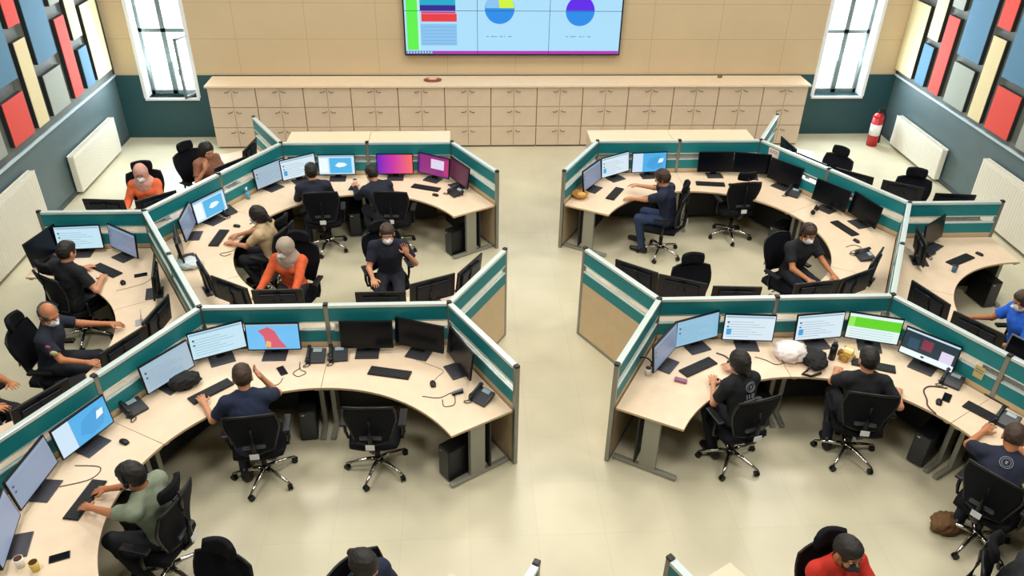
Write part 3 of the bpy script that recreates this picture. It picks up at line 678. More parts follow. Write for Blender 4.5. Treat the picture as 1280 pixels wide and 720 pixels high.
# ------------------------------------------------------------------ people: distance-field bodies
HEADB = [None, 1.0]
class SDF:
    def __init__(s, lo, hi, h):
        s.h = h; s.lo = np.array(lo)-3*h; n = np.ceil((np.array(hi)-np.array(lo))/h).astype(int)+7
        s.ax = [s.lo[k]+h*np.arange(n[k]) for k in range(3)]; s.F = np.full(n, 9.0, np.float32)
    def _sub(s, c0, c1):
        sl = []
        for k in range(3):
            a = max(0, int((c0[k]-s.lo[k])/s.h)-1); b_ = min(len(s.ax[k]), int((c1[k]-s.lo[k])/s.h)+3)
            if b_ <= a: return None
            sl.append(slice(a, b_))
        return tuple(sl)
    def _grid(s, sl): return [s.ax[0][sl[0]][:, None, None], s.ax[1][sl[1]][None, :, None], s.ax[2][sl[2]][None, None, :]]
    def _mix(s, sl, d, k, sub=False):
        a = s.F[sl]; d = d.astype(np.float32)
        if sub:
            h = np.maximum(k-np.abs(a+d), 0)/k if k > 0 else 0
            s.F[sl] = np.maximum(a, -d)+h*h*k*.25 if k > 0 else np.maximum(a, -d)
        else:
            h = np.maximum(k-np.abs(a-d), 0)/k
            s.F[sl] = np.minimum(a, d)-h*h*k*.25
    def cap(s, p, q, r0, r1, k=.02, cut=None):
        p, q = np.array(p, float), np.array(q, float); m = max(r0, r1)+k+s.h*2
        sl = s._sub(np.minimum(p, q)-m, np.maximum(p, q)+m)
        if sl is None: return
        X_, Y_, Z_ = s._grid(sl); d = q-p; L2 = max(d@d, 1e-9)
        t = np.clip(((X_-p[0])*d[0]+(Y_-p[1])*d[1]+(Z_-p[2])*d[2])/L2, 0, 1)
        D = np.sqrt((X_-p[0]-t*d[0])**2+(Y_-p[1]-t*d[1])**2+(Z_-p[2]-t*d[2])**2)-(r0+(r1-r0)*t)
        if cut is not None:   # flat end at q
            nrm = d/math.sqrt(L2); D = np.maximum(D, (X_-q[0])*nrm[0]+(Y_-q[1])*nrm[1]+(Z_-q[2])*nrm[2])
        s._mix(sl, D, k)
    def ell(s, c, B, rad, k=.02, sub=False):
        if B is HEADB[0]: rad = tuple(v*HEADB[1] for v in rad)
        c = np.array(c, float); m = max(rad)+k+s.h*2; sl = s._sub(c-m, c+m)
        if sl is None: return
        X_, Y_, Z_ = s._grid(sl); X_, Y_, Z_ = X_-c[0], Y_-c[1], Z_-c[2]
        q = [(X_*b_[0]+Y_*b_[1]+Z_*b_[2]) for b_ in B]
        n0 = np.sqrt(sum((q[i]/rad[i])**2 for i in range(3))); n1 = np.sqrt(sum((q[i]/rad[i]**2)**2 for i in range(3)))+1e-6
        s._mix(sl, n0*(n0-1)/n1, k, sub)
    def plane(s, c, n):   # keep the side n points away from
        X_, Y_, Z_ = [a.reshape([-1 if i == j else 1 for j in range(3)]) for i, a in enumerate(s.ax)]
        s.F = np.maximum(s.F, ((X_-c[0])*n[0]+(Y_-c[1])*n[1]+(Z_-c[2])*n[2]).astype(np.float32))
    def wrinkle(s, amp, sc_):
        X_, Y_, Z_ = [a.reshape([-1 if i == j else 1 for j in range(3)]) for i, a in enumerate(s.ax)]
        s.F = s.F+amp*(np.sin(X_*sc_+3*np.sin(Z_*sc_*.7))*np.sin(Y_*sc_*.9+2*np.sin(X_*sc_*.5))+np.sin(Z_*sc_*1.4+2*np.sin(Y_*sc_*.6))*.7).astype(np.float32)
    def mesh(s, name, m):
        F = s.F; I = F < 0; n = F.shape
        I8 = [I[a:n[0]-1+a, b_:n[1]-1+b_, c:n[2]-1+c] for a in (0, 1) for b_ in (0, 1) for c in (0, 1)]
        cnt = sum(i.astype(np.int8) for i in I8); act = (cnt > 0) & (cnt < 8)
        idx = np.full(act.shape, -1, np.int64); cells = np.argwhere(act); idx[act] = np.arange(len(cells))
        pos = np.zeros((len(cells), 3)); num = np.zeros(len(cells)); ci = cells
        for ax in range(3):
            for o1 in (0, 1):
                for o2 in (0, 1):
                    a = np.zeros(3, int); oth = [k for k in range(3) if k != ax]; a[oth[0]] = o1; a[oth[1]] = o2
                    b_ = a.copy(); b_[ax] = 1; A = ci+a; Bq = ci+b_
                    fa = F[A[:, 0], A[:, 1], A[:, 2]]; fb = F[Bq[:, 0], Bq[:, 1], Bq[:, 2]]
                    cr = (fa < 0) != (fb < 0); t = np.where(cr, fa/np.where(cr, fa-fb, 1), 0)
                    p = np.tile(a.astype(float), (len(ci), 1)); p[:, ax] = t
                    pos[cr] += p[cr]; num += cr
        V = s.lo+(ci+pos/num[:, None])*s.h
        quads = []
        for ax in range(3):
            o = [k for k in range(3) if k != ax]
            sl0 = [slice(1, -1)]*3; sl0[ax] = slice(0, -1); sl1 = [slice(1, -1)]*3; sl1[ax] = slice(1, None)
            a = I[tuple(sl0)]; b_ = I[tuple(sl1)]; ch = np.argwhere(a != b_)
            if len(ch) == 0: continue
            inside0 = a[ch[:, 0], ch[:, 1], ch[:, 2]]; g = ch.copy()
            for k in o: g[:, k] += 1
            def cell(d0, d1):
                c = g.copy(); c[:, o[0]] -= d0; c[:, o[1]] -= d1; return idx[c[:, 0], c[:, 1], c[:, 2]]
            q = np.stack([cell(0, 0), cell(1, 0), cell(1, 1), cell(0, 1)], 1)
            flip = inside0 if ax != 1 else ~inside0
            q[~flip] = q[~flip][:, ::-1]; quads.append(q)
        Q = np.concatenate(quads); Q = Q[(Q >= 0).all(1)]
        me = bpy.data.meshes.new(name); me.vertices.add(len(V)); me.vertices.foreach_set('co', V.astype(np.float32).ravel())
        me.loops.add(len(Q)*4); me.loops.foreach_set('vertex_index', Q.astype(np.int32).ravel())
        me.polygons.add(len(Q)); me.polygons.foreach_set('loop_start', np.arange(0, len(Q)*4, 4, dtype=np.int32))
        me.polygons.foreach_set('use_smooth', np.ones(len(Q), bool)); me.update(calc_edges=True); me.validate()
        me.materials.append(m); return me
def ik(Sh, T, a, b_, hint):
    d = T-Sh; L = d.length; L2 = min(L, (a+b_)*.995); T = Sh+d.normalized()*L2
    x = (a*a-b_*b_+L2*L2)/(2*L2); h = math.sqrt(max(0, a*a-x*x)); n = d.normalized()
    hv = (hint-n*hint.dot(n)).normalized(); return Sh+n*x+hv*h, T
def rotv(v, axis, ang): return Matrix.Rotation(ang, 3, axis) @ v
SKIN = {'light': mat('skin_light', '#c98e6c', .55, noise=.05, nscale=30), 'tan': mat('skin_tan', '#b5764f', .55, noise=.05, nscale=30)}
HAIR = {'black': mat('hair_black', '#17120f', .6, noise=.3, nscale=120, bump=.4), 'brown': mat('hair_brown', '#3a281c', .6, noise=.3, nscale=120, bump=.4), 'grey': mat('hair_grey', '#55504c', .6, noise=.3, nscale=120, bump=.4)}
MASKM = mat('mask_white', '#e4e6ea', .7); MASKD = mat('mask_dark', '#20242c', .7)
EYEW = mat('eye_white', '#d8d4cc', .3); EYED = mat('eye_dark', '#1a1210', .2)
def person(label, head, yaw, lean=12, roll=0, hz=None, hyaw=0, hpitch=15, RH=None, LH=None, top='#161d2c', sleeve='short', pants='#171b26',
           hair='short', hc='black', mask='white', skin='light', h=.009, headset=False, female=False, feet=(.30, .05), drape=None, chair_=None, elbow_out=.5, handdir=None, pelvis=None):
    f = Vector((math.cos(R(yaw)), math.sin(R(yaw)), 0)); U = Vector((0, 0, 1)); r = f.cross(U)
    scl = .95 if female else 1.0
    s = (U*math.cos(R(lean))+f*math.sin(R(lean)))
    if roll: s = rotv(s, f, R(roll))
    s.normalize(); sf = (f-s*f.dot(s)).normalized(); sr = sf.cross(s)
    TL_ = .475*scl
    if pelvis is None:
        off = s*(TL_)+s*.07*scl+U*.07+f*.035
        pelvis = (head[0]-off.x, head[1]-off.y)
    pz = .575
    P = Vector((pelvis[0], pelvis[1], pz)); N = P+s*TL_
    # head frame
    hf = rotv(f, U, R(hyaw)); hr = hf.cross(U); hf2 = (hf*math.cos(R(hpitch))-U*math.sin(R(hpitch))); hu = hr.cross(hf2)
    Hc = N+s*.07*scl+U*.075+f*.03+hf*.012
    SW = .178*scl*(.92 if female else 1)
    Sh = {k: P+s*(TL_-.055)+sr*SW*sg for k, sg in (('R', 1), ('L', -1))}
    hip = {k: P+r*.085*sg+f*.02-U*.01 for k, sg in (('R', 1), ('L', -1))}
    knee = {k: hip[k]+f*.40*scl+r*.04*sg+U*(-.035) for k, sg in (('R', 1), ('L', -1))}
    foot = {k: Vector((knee[k].x, knee[k].y, .095))+f*(feet[i]-.30)+r*.02*sg for i, (k, sg) in enumerate((('R', 1), ('L', -1)))}
    hands = {}
    for k, sg, T in (('R', 1, RH), ('L', -1, LH)):
        T = Vector(T) if T is not None else P+f*.30+r*.12*sg+U*.10
        hint = (-U*.9+r*sg*elbow_out-f*.15)
        el, wr = ik(Sh[k], T, .275*scl, .25*scl, hint)
        hands[k] = (el, wr)
    org = Vector((pelvis[0], pelvis[1], 0))
    def L_(v): return np.array(v-org)
    T0 = thing('person', label, 'person', (org.x, org.y, 0))
    pts = [L_(v) for v in [P, N, Hc]+[x for k in 'RL' for x in (Sh[k], hip[k], knee[k], foot[k], *hands[k])]]
    lo = np.min(pts, axis=0)-.23; hi = np.max(pts, axis=0)+.23; lo[2] = max(lo[2], -.01)
    I3 = [np.array(sr), np.array(sf), np.array(s)]; IH = [np.array(hr), np.array(hf2), np.array(hu)]
    HS = 1.10; HEADB[0] = IH; HEADB[1] = HS
    def HP_(x, y, z): return L_(Hc+hr*x*scl*HS+hf2*y*scl*HS+hu*z*scl*HS)
    def torso(g, e, k=.05):
        g.ell(L_(P), I3, (.155+e, .115+e, .12+e), k); g.ell(L_(P+s*.17), I3, (.135*scl+e, .10+e, .15+e), k)
        g.ell(L_(P+s*.31), I3, (.155*scl+e, .108+e, .15+e), k); g.cap(L_(Sh['R']), L_(Sh['L']), .056*scl+e, .056*scl+e, k)
        for q in 'RL': g.cap(L_(N+s*.02), L_(Sh[q]-(Sh[q]-N)*.15), .045+e, .045+e, .03)
        if female: 
            for sg in (-1, 1): g.ell(L_(P+s*.31+sr*.07*sg+sf*.075), I3, (.06+e, .05+e, .06+e), .03)
        else: g.ell(L_(P+s*.34+sf*.03), I3, (.15+e, .09+e, .10+e), k)
    # ---- body
    B = SDF(lo, hi, h); torso(B, -.004)
    B.cap(L_(N-s*.02), HP_(0, -.02, -.05), .056*scl, .052*scl, .02)
    B.ell(HP_(0, -.012, .022), IH, (.073*scl, .092*scl, .098*scl), .02); B.ell(HP_(0, .03, -.05), IH, (.052*scl, .056*scl, .062*scl), .035)
    B.ell(HP_(0, .055, -.085), IH, (.025, .025, .02), .02)
    B.ell(HP_(0, .07, .03), IH, (.055, .02, .016), .02)
    for sg in (-1, 1):
        B.ell(HP_(.030*sg, .086, .008), IH, (.019, .014, .012), .012, sub=True)
        B.ell(HP_(.076*sg, -.008, -.008), IH, (.010, .020, .032), .008)
        B.ell(HP_(.038*sg, .058, -.03), IH, (.022, .02, .02), .02)
    B.cap(HP_(0, .088, .015), HP_(0, .106, -.024), .008, .013, .012)
    if not mask: B.ell(HP_(0, .084, -.052), IH, (.022, .010, .008), .008)
    for i, k in enumerate('RL'):
        sg = 1 if k == 'R' else -1; el, wr = hands[k]
        B.cap(L_(Sh[k]), L_(el), .050*scl, .037*scl, .03); B.cap(L_(el), L_(wr), .038*scl, .024*scl, .015)
        B.cap(L_(hip[k]), L_(knee[k]), .080, .055, .04); B.cap(L_(knee[k]), L_(foot[k]), .054, .036, .03)
        B.cap(L_(foot[k]-U*.05-f*.03), L_(foot[k]-U*.06+f*.13), .032, .028, .02)
        # hand
        fd = (wr-el).normalized()
        if handdir and handdir.get(k) is not None: fd = Vector(handdir[k]).normalized()
        else:
            fd = Vector((fd.x, fd.y, max(-.25, min(.25, fd.z)))).normalized()
        side = fd.cross(U); side = (side if side.length > .35 else fd.cross(-f)).normalized()*sg
        dn = side.cross(fd).normalized(); dn = dn if dn.dot(U-f*.0) < 0 or abs(fd.z) > .8 else -dn
        BH = [np.array(side), np.array(fd), np.array(dn)]
        pc = wr+fd*.052; B.ell(L_(pc), BH, (.042, .052, .017), .012); B.cap(L_(wr), L_(pc), .026, .026, .012)
        for j, (o_, ln) in enumerate(((-.033, .070), (-.011, .080), (.012, .075), (.034, .058))):
            a = wr+fd*(.088 if j < 3 else .08)+side*o_; dd = (fd+side*(o_*3.2)).normalized()
            b1 = a+dd*ln*.5+dn*.004; c1 = b1+(dd*.8+dn*.6).normalized()*ln*.5
            B.cap(L_(a), L_(b1), .0095, .0085, .005); B.cap(L_(b1), L_(c1), .0085, .007, .004)
        a = wr+fd*.03-side*.03; b1 = a+(fd*.55-side*.8+dn*.2).normalized()*.042; c1 = b1+(fd*.9-side*.2+dn*.15).normalized()*.032
        B.cap(L_(a), L_(b1), .014, .011, .01); B.cap(L_(b1), L_(c1), .011, .0085, .005)
    link('body', B.mesh('body', SKIN[skin]), T0)
    # ---- clothing
    tm = mat('cloth_'+top, top, .85, noise=.12, nscale=14, bump=.1); pm = mat('cloth_'+pants, pants, .85, noise=.12, nscale=14)
    A = SDF(lo, hi, h); torso(A, .019)
    for k in 'RL':
        el, wr = hands[k]
        if sleeve == 'short': q = Sh[k]+(el-Sh[k])*.72; A.cap(L_(Sh[k]), L_(q), .071*scl, .064*scl, .03, cut=True)
        elif sleeve == 'long': A.cap(L_(Sh[k]), L_(el), .071*scl, .056*scl, .03); A.cap(L_(el), L_(wr-(wr-el)*.02), .054*scl, .038*scl, .02, cut=True)
    A.wrinkle(.0022, 38)
    A.ell(L_(N+s*.055+sf*.01), I3, (.066, .066, .06), .01, sub=True); A.plane(L_(P-s*.06), -np.array(s))
    link('shirt', A.mesh('shirt', tm), T0)
    A = SDF(lo, hi, h*1.15); A.ell(L_(P-s*.02), I3, (.166, .126, .12), .04)
    for k in 'RL': A.cap(L_(hip[k]), L_(knee[k]), .092, .068, .04); A.cap(L_(knee[k]), L_(foot[k]+U*.0), .068, .052, .03, cut=True)
    A.wrinkle(.002, 34); A.plane(L_(P+U*.105), np.array(U))
    link('trousers', A.mesh('trousers', pm), T0)
    for k in 'RL':
        A = SDF(L_(foot[k])-.2, L_(foot[k])+.22, h); c = foot[k]
        A.cap(L_(c-U*.045-f*.05), L_(c-U*.055+f*.15), .046, .038, .03); A.cap(L_(c-U*.02-f*.02), L_(c+U*.01-f*.02), .045, .045, .02)
        A.plane((0, 0, .004), (0, 0, -1)); link('shoe', A.mesh('shoe', mat('shoe_black', '#15161a', .4)), T0)
    # ---- face and hair
    if hair != 'none':
        A = SDF(HP_(0, 0, 0)-.30, HP_(0, 0, 0)+.24, .0065)
        if hair == 'hijab':
            dm_ = mat('hijab_'+drape, drape, .9, noise=.08, nscale=20, bump=.1)
            A.ell(HP_(0, -.015, .018), IH, (.088, .108, .112), .02); A.ell(HP_(0, .0, -.07), IH, (.075, .085, .09), .04)
            A.cap(HP_(0, -.02, -.09), L_(N), .085, .10, .03); A.ell(L_(N+s*.0), I3, (.15, .12, .07), .05); A.ell(L_(N-s*.08+sf*.08), I3, (.10, .05, .12), .04)
            A.wrinkle(.002, 45); A.ell(HP_(0, .115, -.015), IH, (.052, .07, .068), .012, sub=True)
            link('headscarf', A.mesh('hijab', dm_), T0)
        else:
            e = .010 if hair != 'buzz' else .003
            A.ell(HP_(0, -.014, .026), IH, (.073*scl+e, .092*scl+e, .098*scl+e), .01)
            if hair == 'short': A.ell(HP_(0, .01, .075), IH, (.072, .085, .055), .02)
            if hair in ('long', 'tied'):
                A.ell(HP_(0, -.03, .02), IH, (.088, .098, .105), .02)
            if hair == 'long':
                A.cap(HP_(0, -.06, .0), HP_(0, -.10, -.24), .095, .09, .04); A.cap(HP_(.05, -.03, -.02), HP_(.075, .0, -.2), .04, .035, .03); A.cap(HP_(-.05, -.03, -.02), HP_(-.075, .0, -.2), .04, .035, .03)
            if hair == 'tied': A.cap(HP_(0, -.10, .0), HP_(0, -.14, -.10), .04, .028, .03); A.ell(HP_(0, -.05, -.05), IH, (.065, .06, .06), .03)
            A.wrinkle(.0016, 90)
            # face opening
            A.ell(HP_(0, .135, -.035), IH, (.085, .10, .105), .012, sub=True)
            if hair in ('short', 'buzz', 'bald'):
                A.plane(HP_(0, -.06, -.055), -np.array(hu)*.94+np.array(hf2)*.34)
                for sg in (-1, 1): A.ell(HP_(.085*sg, .0, -.015), IH, (.03, .03, .04), .01, sub=True)
            if hair == 'bald': A.ell(HP_(0, .03, .10), IH, (.10, .10, .062), .01, sub=True)
            link('hair', A.mesh('hair', HAIR[hc]), T0)
    if mask:
        A = SDF(HP_(0, 0, 0)-.16, HP_(0, 0, 0)+.18, .0045)
        A.ell(HP_(0, .035, -.045), IH, (.062, .066, .062), .03); A.cap(HP_(0, .088, -.01), HP_(0, .110, -.03), .014, .020, .03)
        A.plane(HP_(0, .03, 0), -np.array(hf2)); A.plane(HP_(0, .09, -.003), np.array(hu)); A.plane(HP_(0, 0, -.105), -np.array(hu))
        for sg in (-1, 1): A.cap(HP_(.052*sg, .035, -.03), HP_(.080*sg, -.02, -.002), .003, .003, .004)
        link('face_mask', A.mesh('mask', MASKM if mask == 'white' else MASKD), T0)
    eb = MB()
    for sg in (-1, 1):
        eb.ell(HP_(.030*sg, .074, .008), (.011, .011, .010), EYEW, n=10); eb.ell(HP_(.030*sg, .082, .006), (.0055, .0055, .0055), EYED, n=8)
    link('eyes', eb.mesh('eyes'), T0)
    bw = MB()
    for sg in (-1, 1): bw.tube([HP_(.012*sg, .089, .028), HP_(.030*sg, .086, .034), HP_(.048*sg, .074, .028)], [.003, .004, .0025], HAIR[hc if hair != 'none' else 'black'], 6)
    link('eyebrows', bw.mesh('brows'), T0)
    if headset:
        hb = MB(); n = 14
        hb.tube([HP_(.092*math.cos(math.pi*i/n), -.005, .01+.126*math.sin(math.pi*i/n)) for i in range(n+1)], .007, BLACK, 6)
        for sg in (-1, 1): hb.ell(HP_(.088*sg, -.005, .0), (.022, .022, .030), BLACK)
        hb.tube([HP_(-.09, .0, -.01), HP_(-.085, .06, -.05), HP_(-.04, .115, -.065)], .004, BLACK, 6).ell(HP_(-.04, .115, -.065), (.010, .010, .010), BLACK)
        link('headset', hb.mesh('headset'), T0)['label'] = 'black headset with microphone'
    if chair_ is not None:
        cx, cy, cyaw, star, lab = chair_[:5]
        chair(cx+.11*math.cos(R(cyaw)), cy+.11*math.sin(R(cyaw)), cyaw, lab, star, headrest=len(chair_) < 6)
    return T0, dict(P=P, N=N, s=s, sf=sf, sr=sr, Hc=Hc, f=f, r=r, hands=hands, Sh=Sh)
# ------------------------------------------------------------------ the people and their chairs
def back_print(W, at, words):
    _, q = W
    c = q['P']+q['s']*at-q['sf']*.146
    Mx = Matrix((q['sr'], q['s'], -q['sf'])).transposed().to_4x4(); Mx.translation = c-Vector(W[0].location)
    b = MB(); pr = mat('print_grey', '#8f979e', .7); n = 28
    for rad, wd in ((.052, .005), (.036, .004)):
        b.tube([(rad*math.cos(2*math.pi*k/n), .045+rad*math.sin(2*math.pi*k/n), .006-2.2*(rad*math.cos(2*math.pi*k/n))**2) for k in range(n+1)], wd*.6, pr, 6)
    b.box((0, .045, .007), (.03, .008, .003), pr, (0, 0, R(45))).box((0, .045, .007), (.008, .03, .003), pr, (0, 0, R(20)))
    if words:
        for dx, kind in ((-.045, 1), (-.015, 1), (.025, 2)):
            if kind == 1: b.box((dx, -.055, .004), (.009, .042, .003), pr)
            else:
                for a in ((0, .018, .03, .008), (.011, .010, .008, .016), (0, 0, .03, .008), (-.011, -.010, .008, .016), (0, -.018, .03, .008)): b.box((dx+a[0], -.055+a[1], .003), (a[2], a[3], .003), pr)
        for k in range(9): b.box((-.07+k*.0175, -.098, 0), (.011, .012, .003), pr)
    link('back_print', b.mesh('print'), W[0], mtx=Mx)['label'] = 'grey emblem and 112 printed on the back' if words else 'round grey emblem on the back'
OCC = 'black swivel office chair under the '
def ppl():
    P_ = person
    P_('man in navy shirt resting his head on his hand before the red map monitor', (0, 0), 105, lean=26, hpitch=30, pelvis=(-2.50, -2.56),
       LH=(-3.02, -2.20, .765), RH=(-2.45, -2.13, 1.02), handdir={'R': (-.45, -.1, .9)}, top='#16223f', hc='brown', h=.0075, mask=None,
       chair_=(-2.47, -2.55, 97, 14, OCC+'man in navy with his hand at his head', 0))
    P_('man in grey green t-shirt with a headset, arm over a keyboard', (0, 0), 168, lean=10, hpitch=18, pelvis=(-3.0, -3.60),
       LH=(-3.66, -3.50, .79), RH=(-3.62, -3.30, .765), top='#7f8a76', pants='#1b1e26', headset=True, mask='white', h=.0075, skin='tan',
       chair_=(-2.96, -3.62, 165, 20, OCC+'man in the grey green shirt'))
    W = P_('woman in black shirt with round emblem and 112 on the back, dark tied hair', (0, 0), 112, lean=16, hpitch=22, pelvis=(2.25, -2.40),
       LH=(2.02, -2.10, .765), RH=(2.30, -1.88, .765), top='#0f1219', hair='tied', mask='white', female=True, h=.0075,
       chair_=(2.25, -2.50, 105, -8, OCC+'woman with 112 printed on her back', 0))
    back_print(W, .355, True)
    P_('man in black jacket seated before the green band monitor, right hand raised over the desk', (0, 0), 80, lean=8, hpitch=22, pelvis=(3.42, -2.42),
       RH=(3.84, -2.34, .79), LH=(3.38, -1.93, .765), top='#14151b', sleeve='short', hair='short', h=.0075, mask=None, elbow_out=.9,
       chair_=(3.44, -2.47, 76, 5, OCC+'man before the green band monitor', 0))
    W = P_('person in navy shirt bending far over the desk at the right edge', (0, 0), 52, lean=48, hpitch=45, pelvis=(4.12, -3.60),
       RH=(4.62, -3.16, .765), LH=(4.42, -2.88, .765), top='#131b33', hair='short', hc='brown', h=.008, mask=None, skin='tan', elbow_out=1.1,
       chair_=(4.10, -3.60, 35, 34, OCC+'person bending over the right desk', 0))
    back_print(W, .33, False)
    P_('man with short dark hair in dark navy shirt, back turned, before the pale icon monitor', (0, 0), 104, lean=14, hpitch=15, pelvis=(-2.60, 2.14),
       LH=(-2.86, 2.58, .765), RH=(-2.52, 2.66, .765), top='#141b2e', sleeve='long', h=.0085, mask=None, chair_=(-2.50, 2.10, 96, 20, OCC+'man facing the pale icon monitor', 0))
    P_('person in navy jacket leaning left onto the desk under the purple orange monitor', (0, 0), 122, lean=40, hpitch=35, pelvis=(-1.60, 2.14),
       LH=(-2.10, 2.68, .765), RH=(-1.75, 2.74, .765), top='#10172a', sleeve='long', h=.0085, mask='white', chair_=(-1.50, 2.10, 85, 28, OCC+'person leaning left in a navy jacket', 0))
    P_('woman in beige top with dark tied hair reaching over the desk, back left pod', (0, 0), 165, lean=14, hpitch=20, pelvis=(-2.97, 0.98),
       LH=(-3.50, 1.00, .765), RH=(-3.50, 1.22, .765), top='#c9b08a', hair='tied', female=True, headset=True, h=.0085, mask='white', chair_=(-2.93, .97, 160, 10, OCC+'woman in the beige top'))
    P_('woman in orange jacket with beige headscarf and white mask', (0, 0), 262, lean=8, hyaw=-28, hpitch=14, pelvis=(-2.60, 0.25),
       RH=(-2.92, -.18, .765), LH=(-2.50, -.32, .765), top='#cf5a30', sleeve='long', hair='hijab', drape='#a89a8c', female=True, h=.0075, mask='white', chair_=(-2.55, .34, 258, 0, OCC+'woman with the beige headscarf'))
    P_('man in navy shirt and white mask holding one hand up beside his face', (0, 0), 272, lean=5, hyaw=4, hpitch=8, pelvis=(-1.43, 0.50),
       RH=(-1.60, .06, .765), LH=(-1.19, .30, .97), handdir={'L': (-.25, .1, 1)}, top='#11172a', h=.0075, mask='white', hc='brown', chair_=(-1.50, .60, 290, 0, OCC+'man with his hand beside his face'))
    P_('man in navy shirt and jeans stretching both arms over the desk, back right pod', (0, 0), 148, lean=14, hpitch=20, pelvis=(2.50, 1.90),
       LH=(1.93, 2.20, .765), RH=(2.08, 2.46, .86), top='#131c38', pants='#26375a', hc='brown', h=.0075, mask=None, headset=True, feet=(.34, .2), chair_=(2.52, 1.86, 160, 12, OCC+'man in jeans with outstretched arms'))
    P_('man in black shirt with white mask looking down at the desk, back right pod', (0, 0), 290, lean=10, hyaw=-12, hpitch=14, pelvis=(3.78, 0.42),
       RH=(3.76, -.12, .765), LH=(4.12, -.02, .765), top='#12141c', h=.0075, mask='white', hc='brown', headset=True, skin='tan', chair_=(3.62, .40, 300, 8, OCC+'man with white mask in the back right pod', 0))
    P_('man in black shirt seen from behind before the pale blue monitor, far left pod', (0, 0), 66, lean=8, hpitch=14, pelvis=(-5.16, -.04),
       RH=(-4.84, .12, .78), LH=(-5.18, .42, .765), top='#0f1016', h=.0075, mask=None, elbow_out=.9, chair_=(-5.22, -.06, 55, 8, OCC+'man in black in the far left pod'))
    B_ = P_('bald man in navy uniform shirt with white mask stretching an arm over the desk', (0, 0), 6, lean=10, hyaw=-38, hpitch=20, pelvis=(-4.90, -1.24),
       LH=(-4.26, -.84, .78), RH=(-4.38, -1.52, .78), top='#131a2c', hair='bald', hc='grey', h=.0075, mask='white', skin='tan', chair_=(-4.98, -1.26, 0, 0, OCC+'bald man in the white mask'))
    q = B_[1]; b = MB(); Sh, el = q['Sh']['R'], q['hands']['R'][0]; o_ = Vector(B_[0].location)
    for t_, m_, sz in ((.30, mat('patch_pink', '#b05070', .7), .022), (.62, mat('patch_sand', '#c9bd90', .7), .032)):
        c = Sh+(el-Sh)*t_+(q['sr']*.8+q['f']*.25+Vector((0, 0, .4))).normalized()*.062-o_
        b.ell(c, (sz*1.3, sz*.5, sz), m_)
    link('sleeve_patch', b.mesh('patch'), B_[0])['label'] = 'pink and sand coloured sleeve badges'
    P_('person at the left photo edge showing only a forearm over the desk', (0, 0), 340, lean=10, hpitch=20, pelvis=(-5.42, -1.92),
       LH=(-4.93, -1.93, .86), RH=(-4.98, -2.22, .80), top='#251f26', h=.009, mask='white', skin='tan', chair_=(-5.46, -1.92, 335, 0, OCC+'person cut off by the left photo edge'))
    P_('woman in orange top with pink headscarf behind the partition, rear left', (0, 0), 278, lean=8, hpitch=16, pelvis=(-5.04, 2.46),
       RH=(-5.2, 2.05, .765), LH=(-4.85, 2.05, .765), top='#e06a40', sleeve='long', hair='hijab', drape='#cf9e90', female=True, h=.0085, mask='white', chair_=(-5.10, 2.56, 285, 0, OCC+'woman with the pink headscarf'))
    P_('woman with long dark hair holding her hands up near the rear left partition', (0, 0), 322, lean=14, hpitch=22, pelvis=(-4.46, 3.30), hyaw=-10,
       RH=(-4.36, 3.02, .92), LH=(-4.10, 3.12, .80), handdir={'R': (.2, .2, 1)}, top='#8c5f4c', hair='long', female=True, h=.0085, mask=None, chair_=(-4.62, 3.34, 325, 0, OCC+'woman with long dark hair'))
    P_('person in bright blue shirt at the right photo edge reaching over the desk', (0, 0), 176, lean=12, hpitch=18, pelvis=(5.80, -1.32),
       RH=(5.34, -1.02, .78), LH=(5.36, -1.52, .765), top='#1f62d6', hc='brown', h=.008, mask='white', skin='tan', chair_=(5.88, -1.33, 176, 0, OCC+'person in the bright blue shirt'))
    P_('person with dark brown hair in navy at the bottom edge, left of centre', (0, 0), 310, lean=4, hpitch=34, pelvis=(-1.27, -4.44),
       top='#161f3a', h=.008, mask='white', hair='tied', female=True, RH=(-1.1, -4.78, .765), LH=(-.92, -4.62, .765), chair_=(-1.25, -4.47, 310, 0, OCC+'person in navy at the bottom edge', 0))
    P_('man in red shirt with dark mask looking down at the bottom edge', (0, 0), 285, lean=5, hpitch=2, pelvis=(2.25, -4.47),
       top='#c02a1a', h=.0075, mask='dark', RH=(2.18, -4.95, .765), LH=(2.58, -4.93, .765), skin='tan', chair_=(2.26, -4.50, 282, 0, OCC+'man in the red shirt'))
    P_('person with grey black hair in the bottom right corner of the photo', (0, 0), 320, lean=10, hpitch=20, pelvis=(3.58, -4.60),
       top='#1c1f24', hc='grey', h=.009, mask='white', sleeve='long', chair_=(3.56, -4.58, 320, 0, OCC+'person in the bottom right corner'))
ppl()
for x, y, a, st, lab in ((-1.38, -2.36, 88, 20, 'empty black office chair pushed in below the two black monitors, front left pod'),
    (-2.38, -4.50, 250, 0, 'empty black office chair at the bottom edge right of the man in grey green'),
    (2.27, -.44, 276, 0, 'empty black office chair facing the photo in the front of the back right pod'),
    (3.62, 2.40, 96, 24, 'empty mesh office chair before the pair of black monitors, back right pod'),
    (5.22, 2.92, 215, 0, 'small-looking empty office chair behind the back right pod, left of the two'),
    (6.12, 2.00, 245, 0, 'empty office chair with wide headrest before the white radiators at right')):
    chair(x, y, a, lab, st, headrest='pushed in' not in lab)
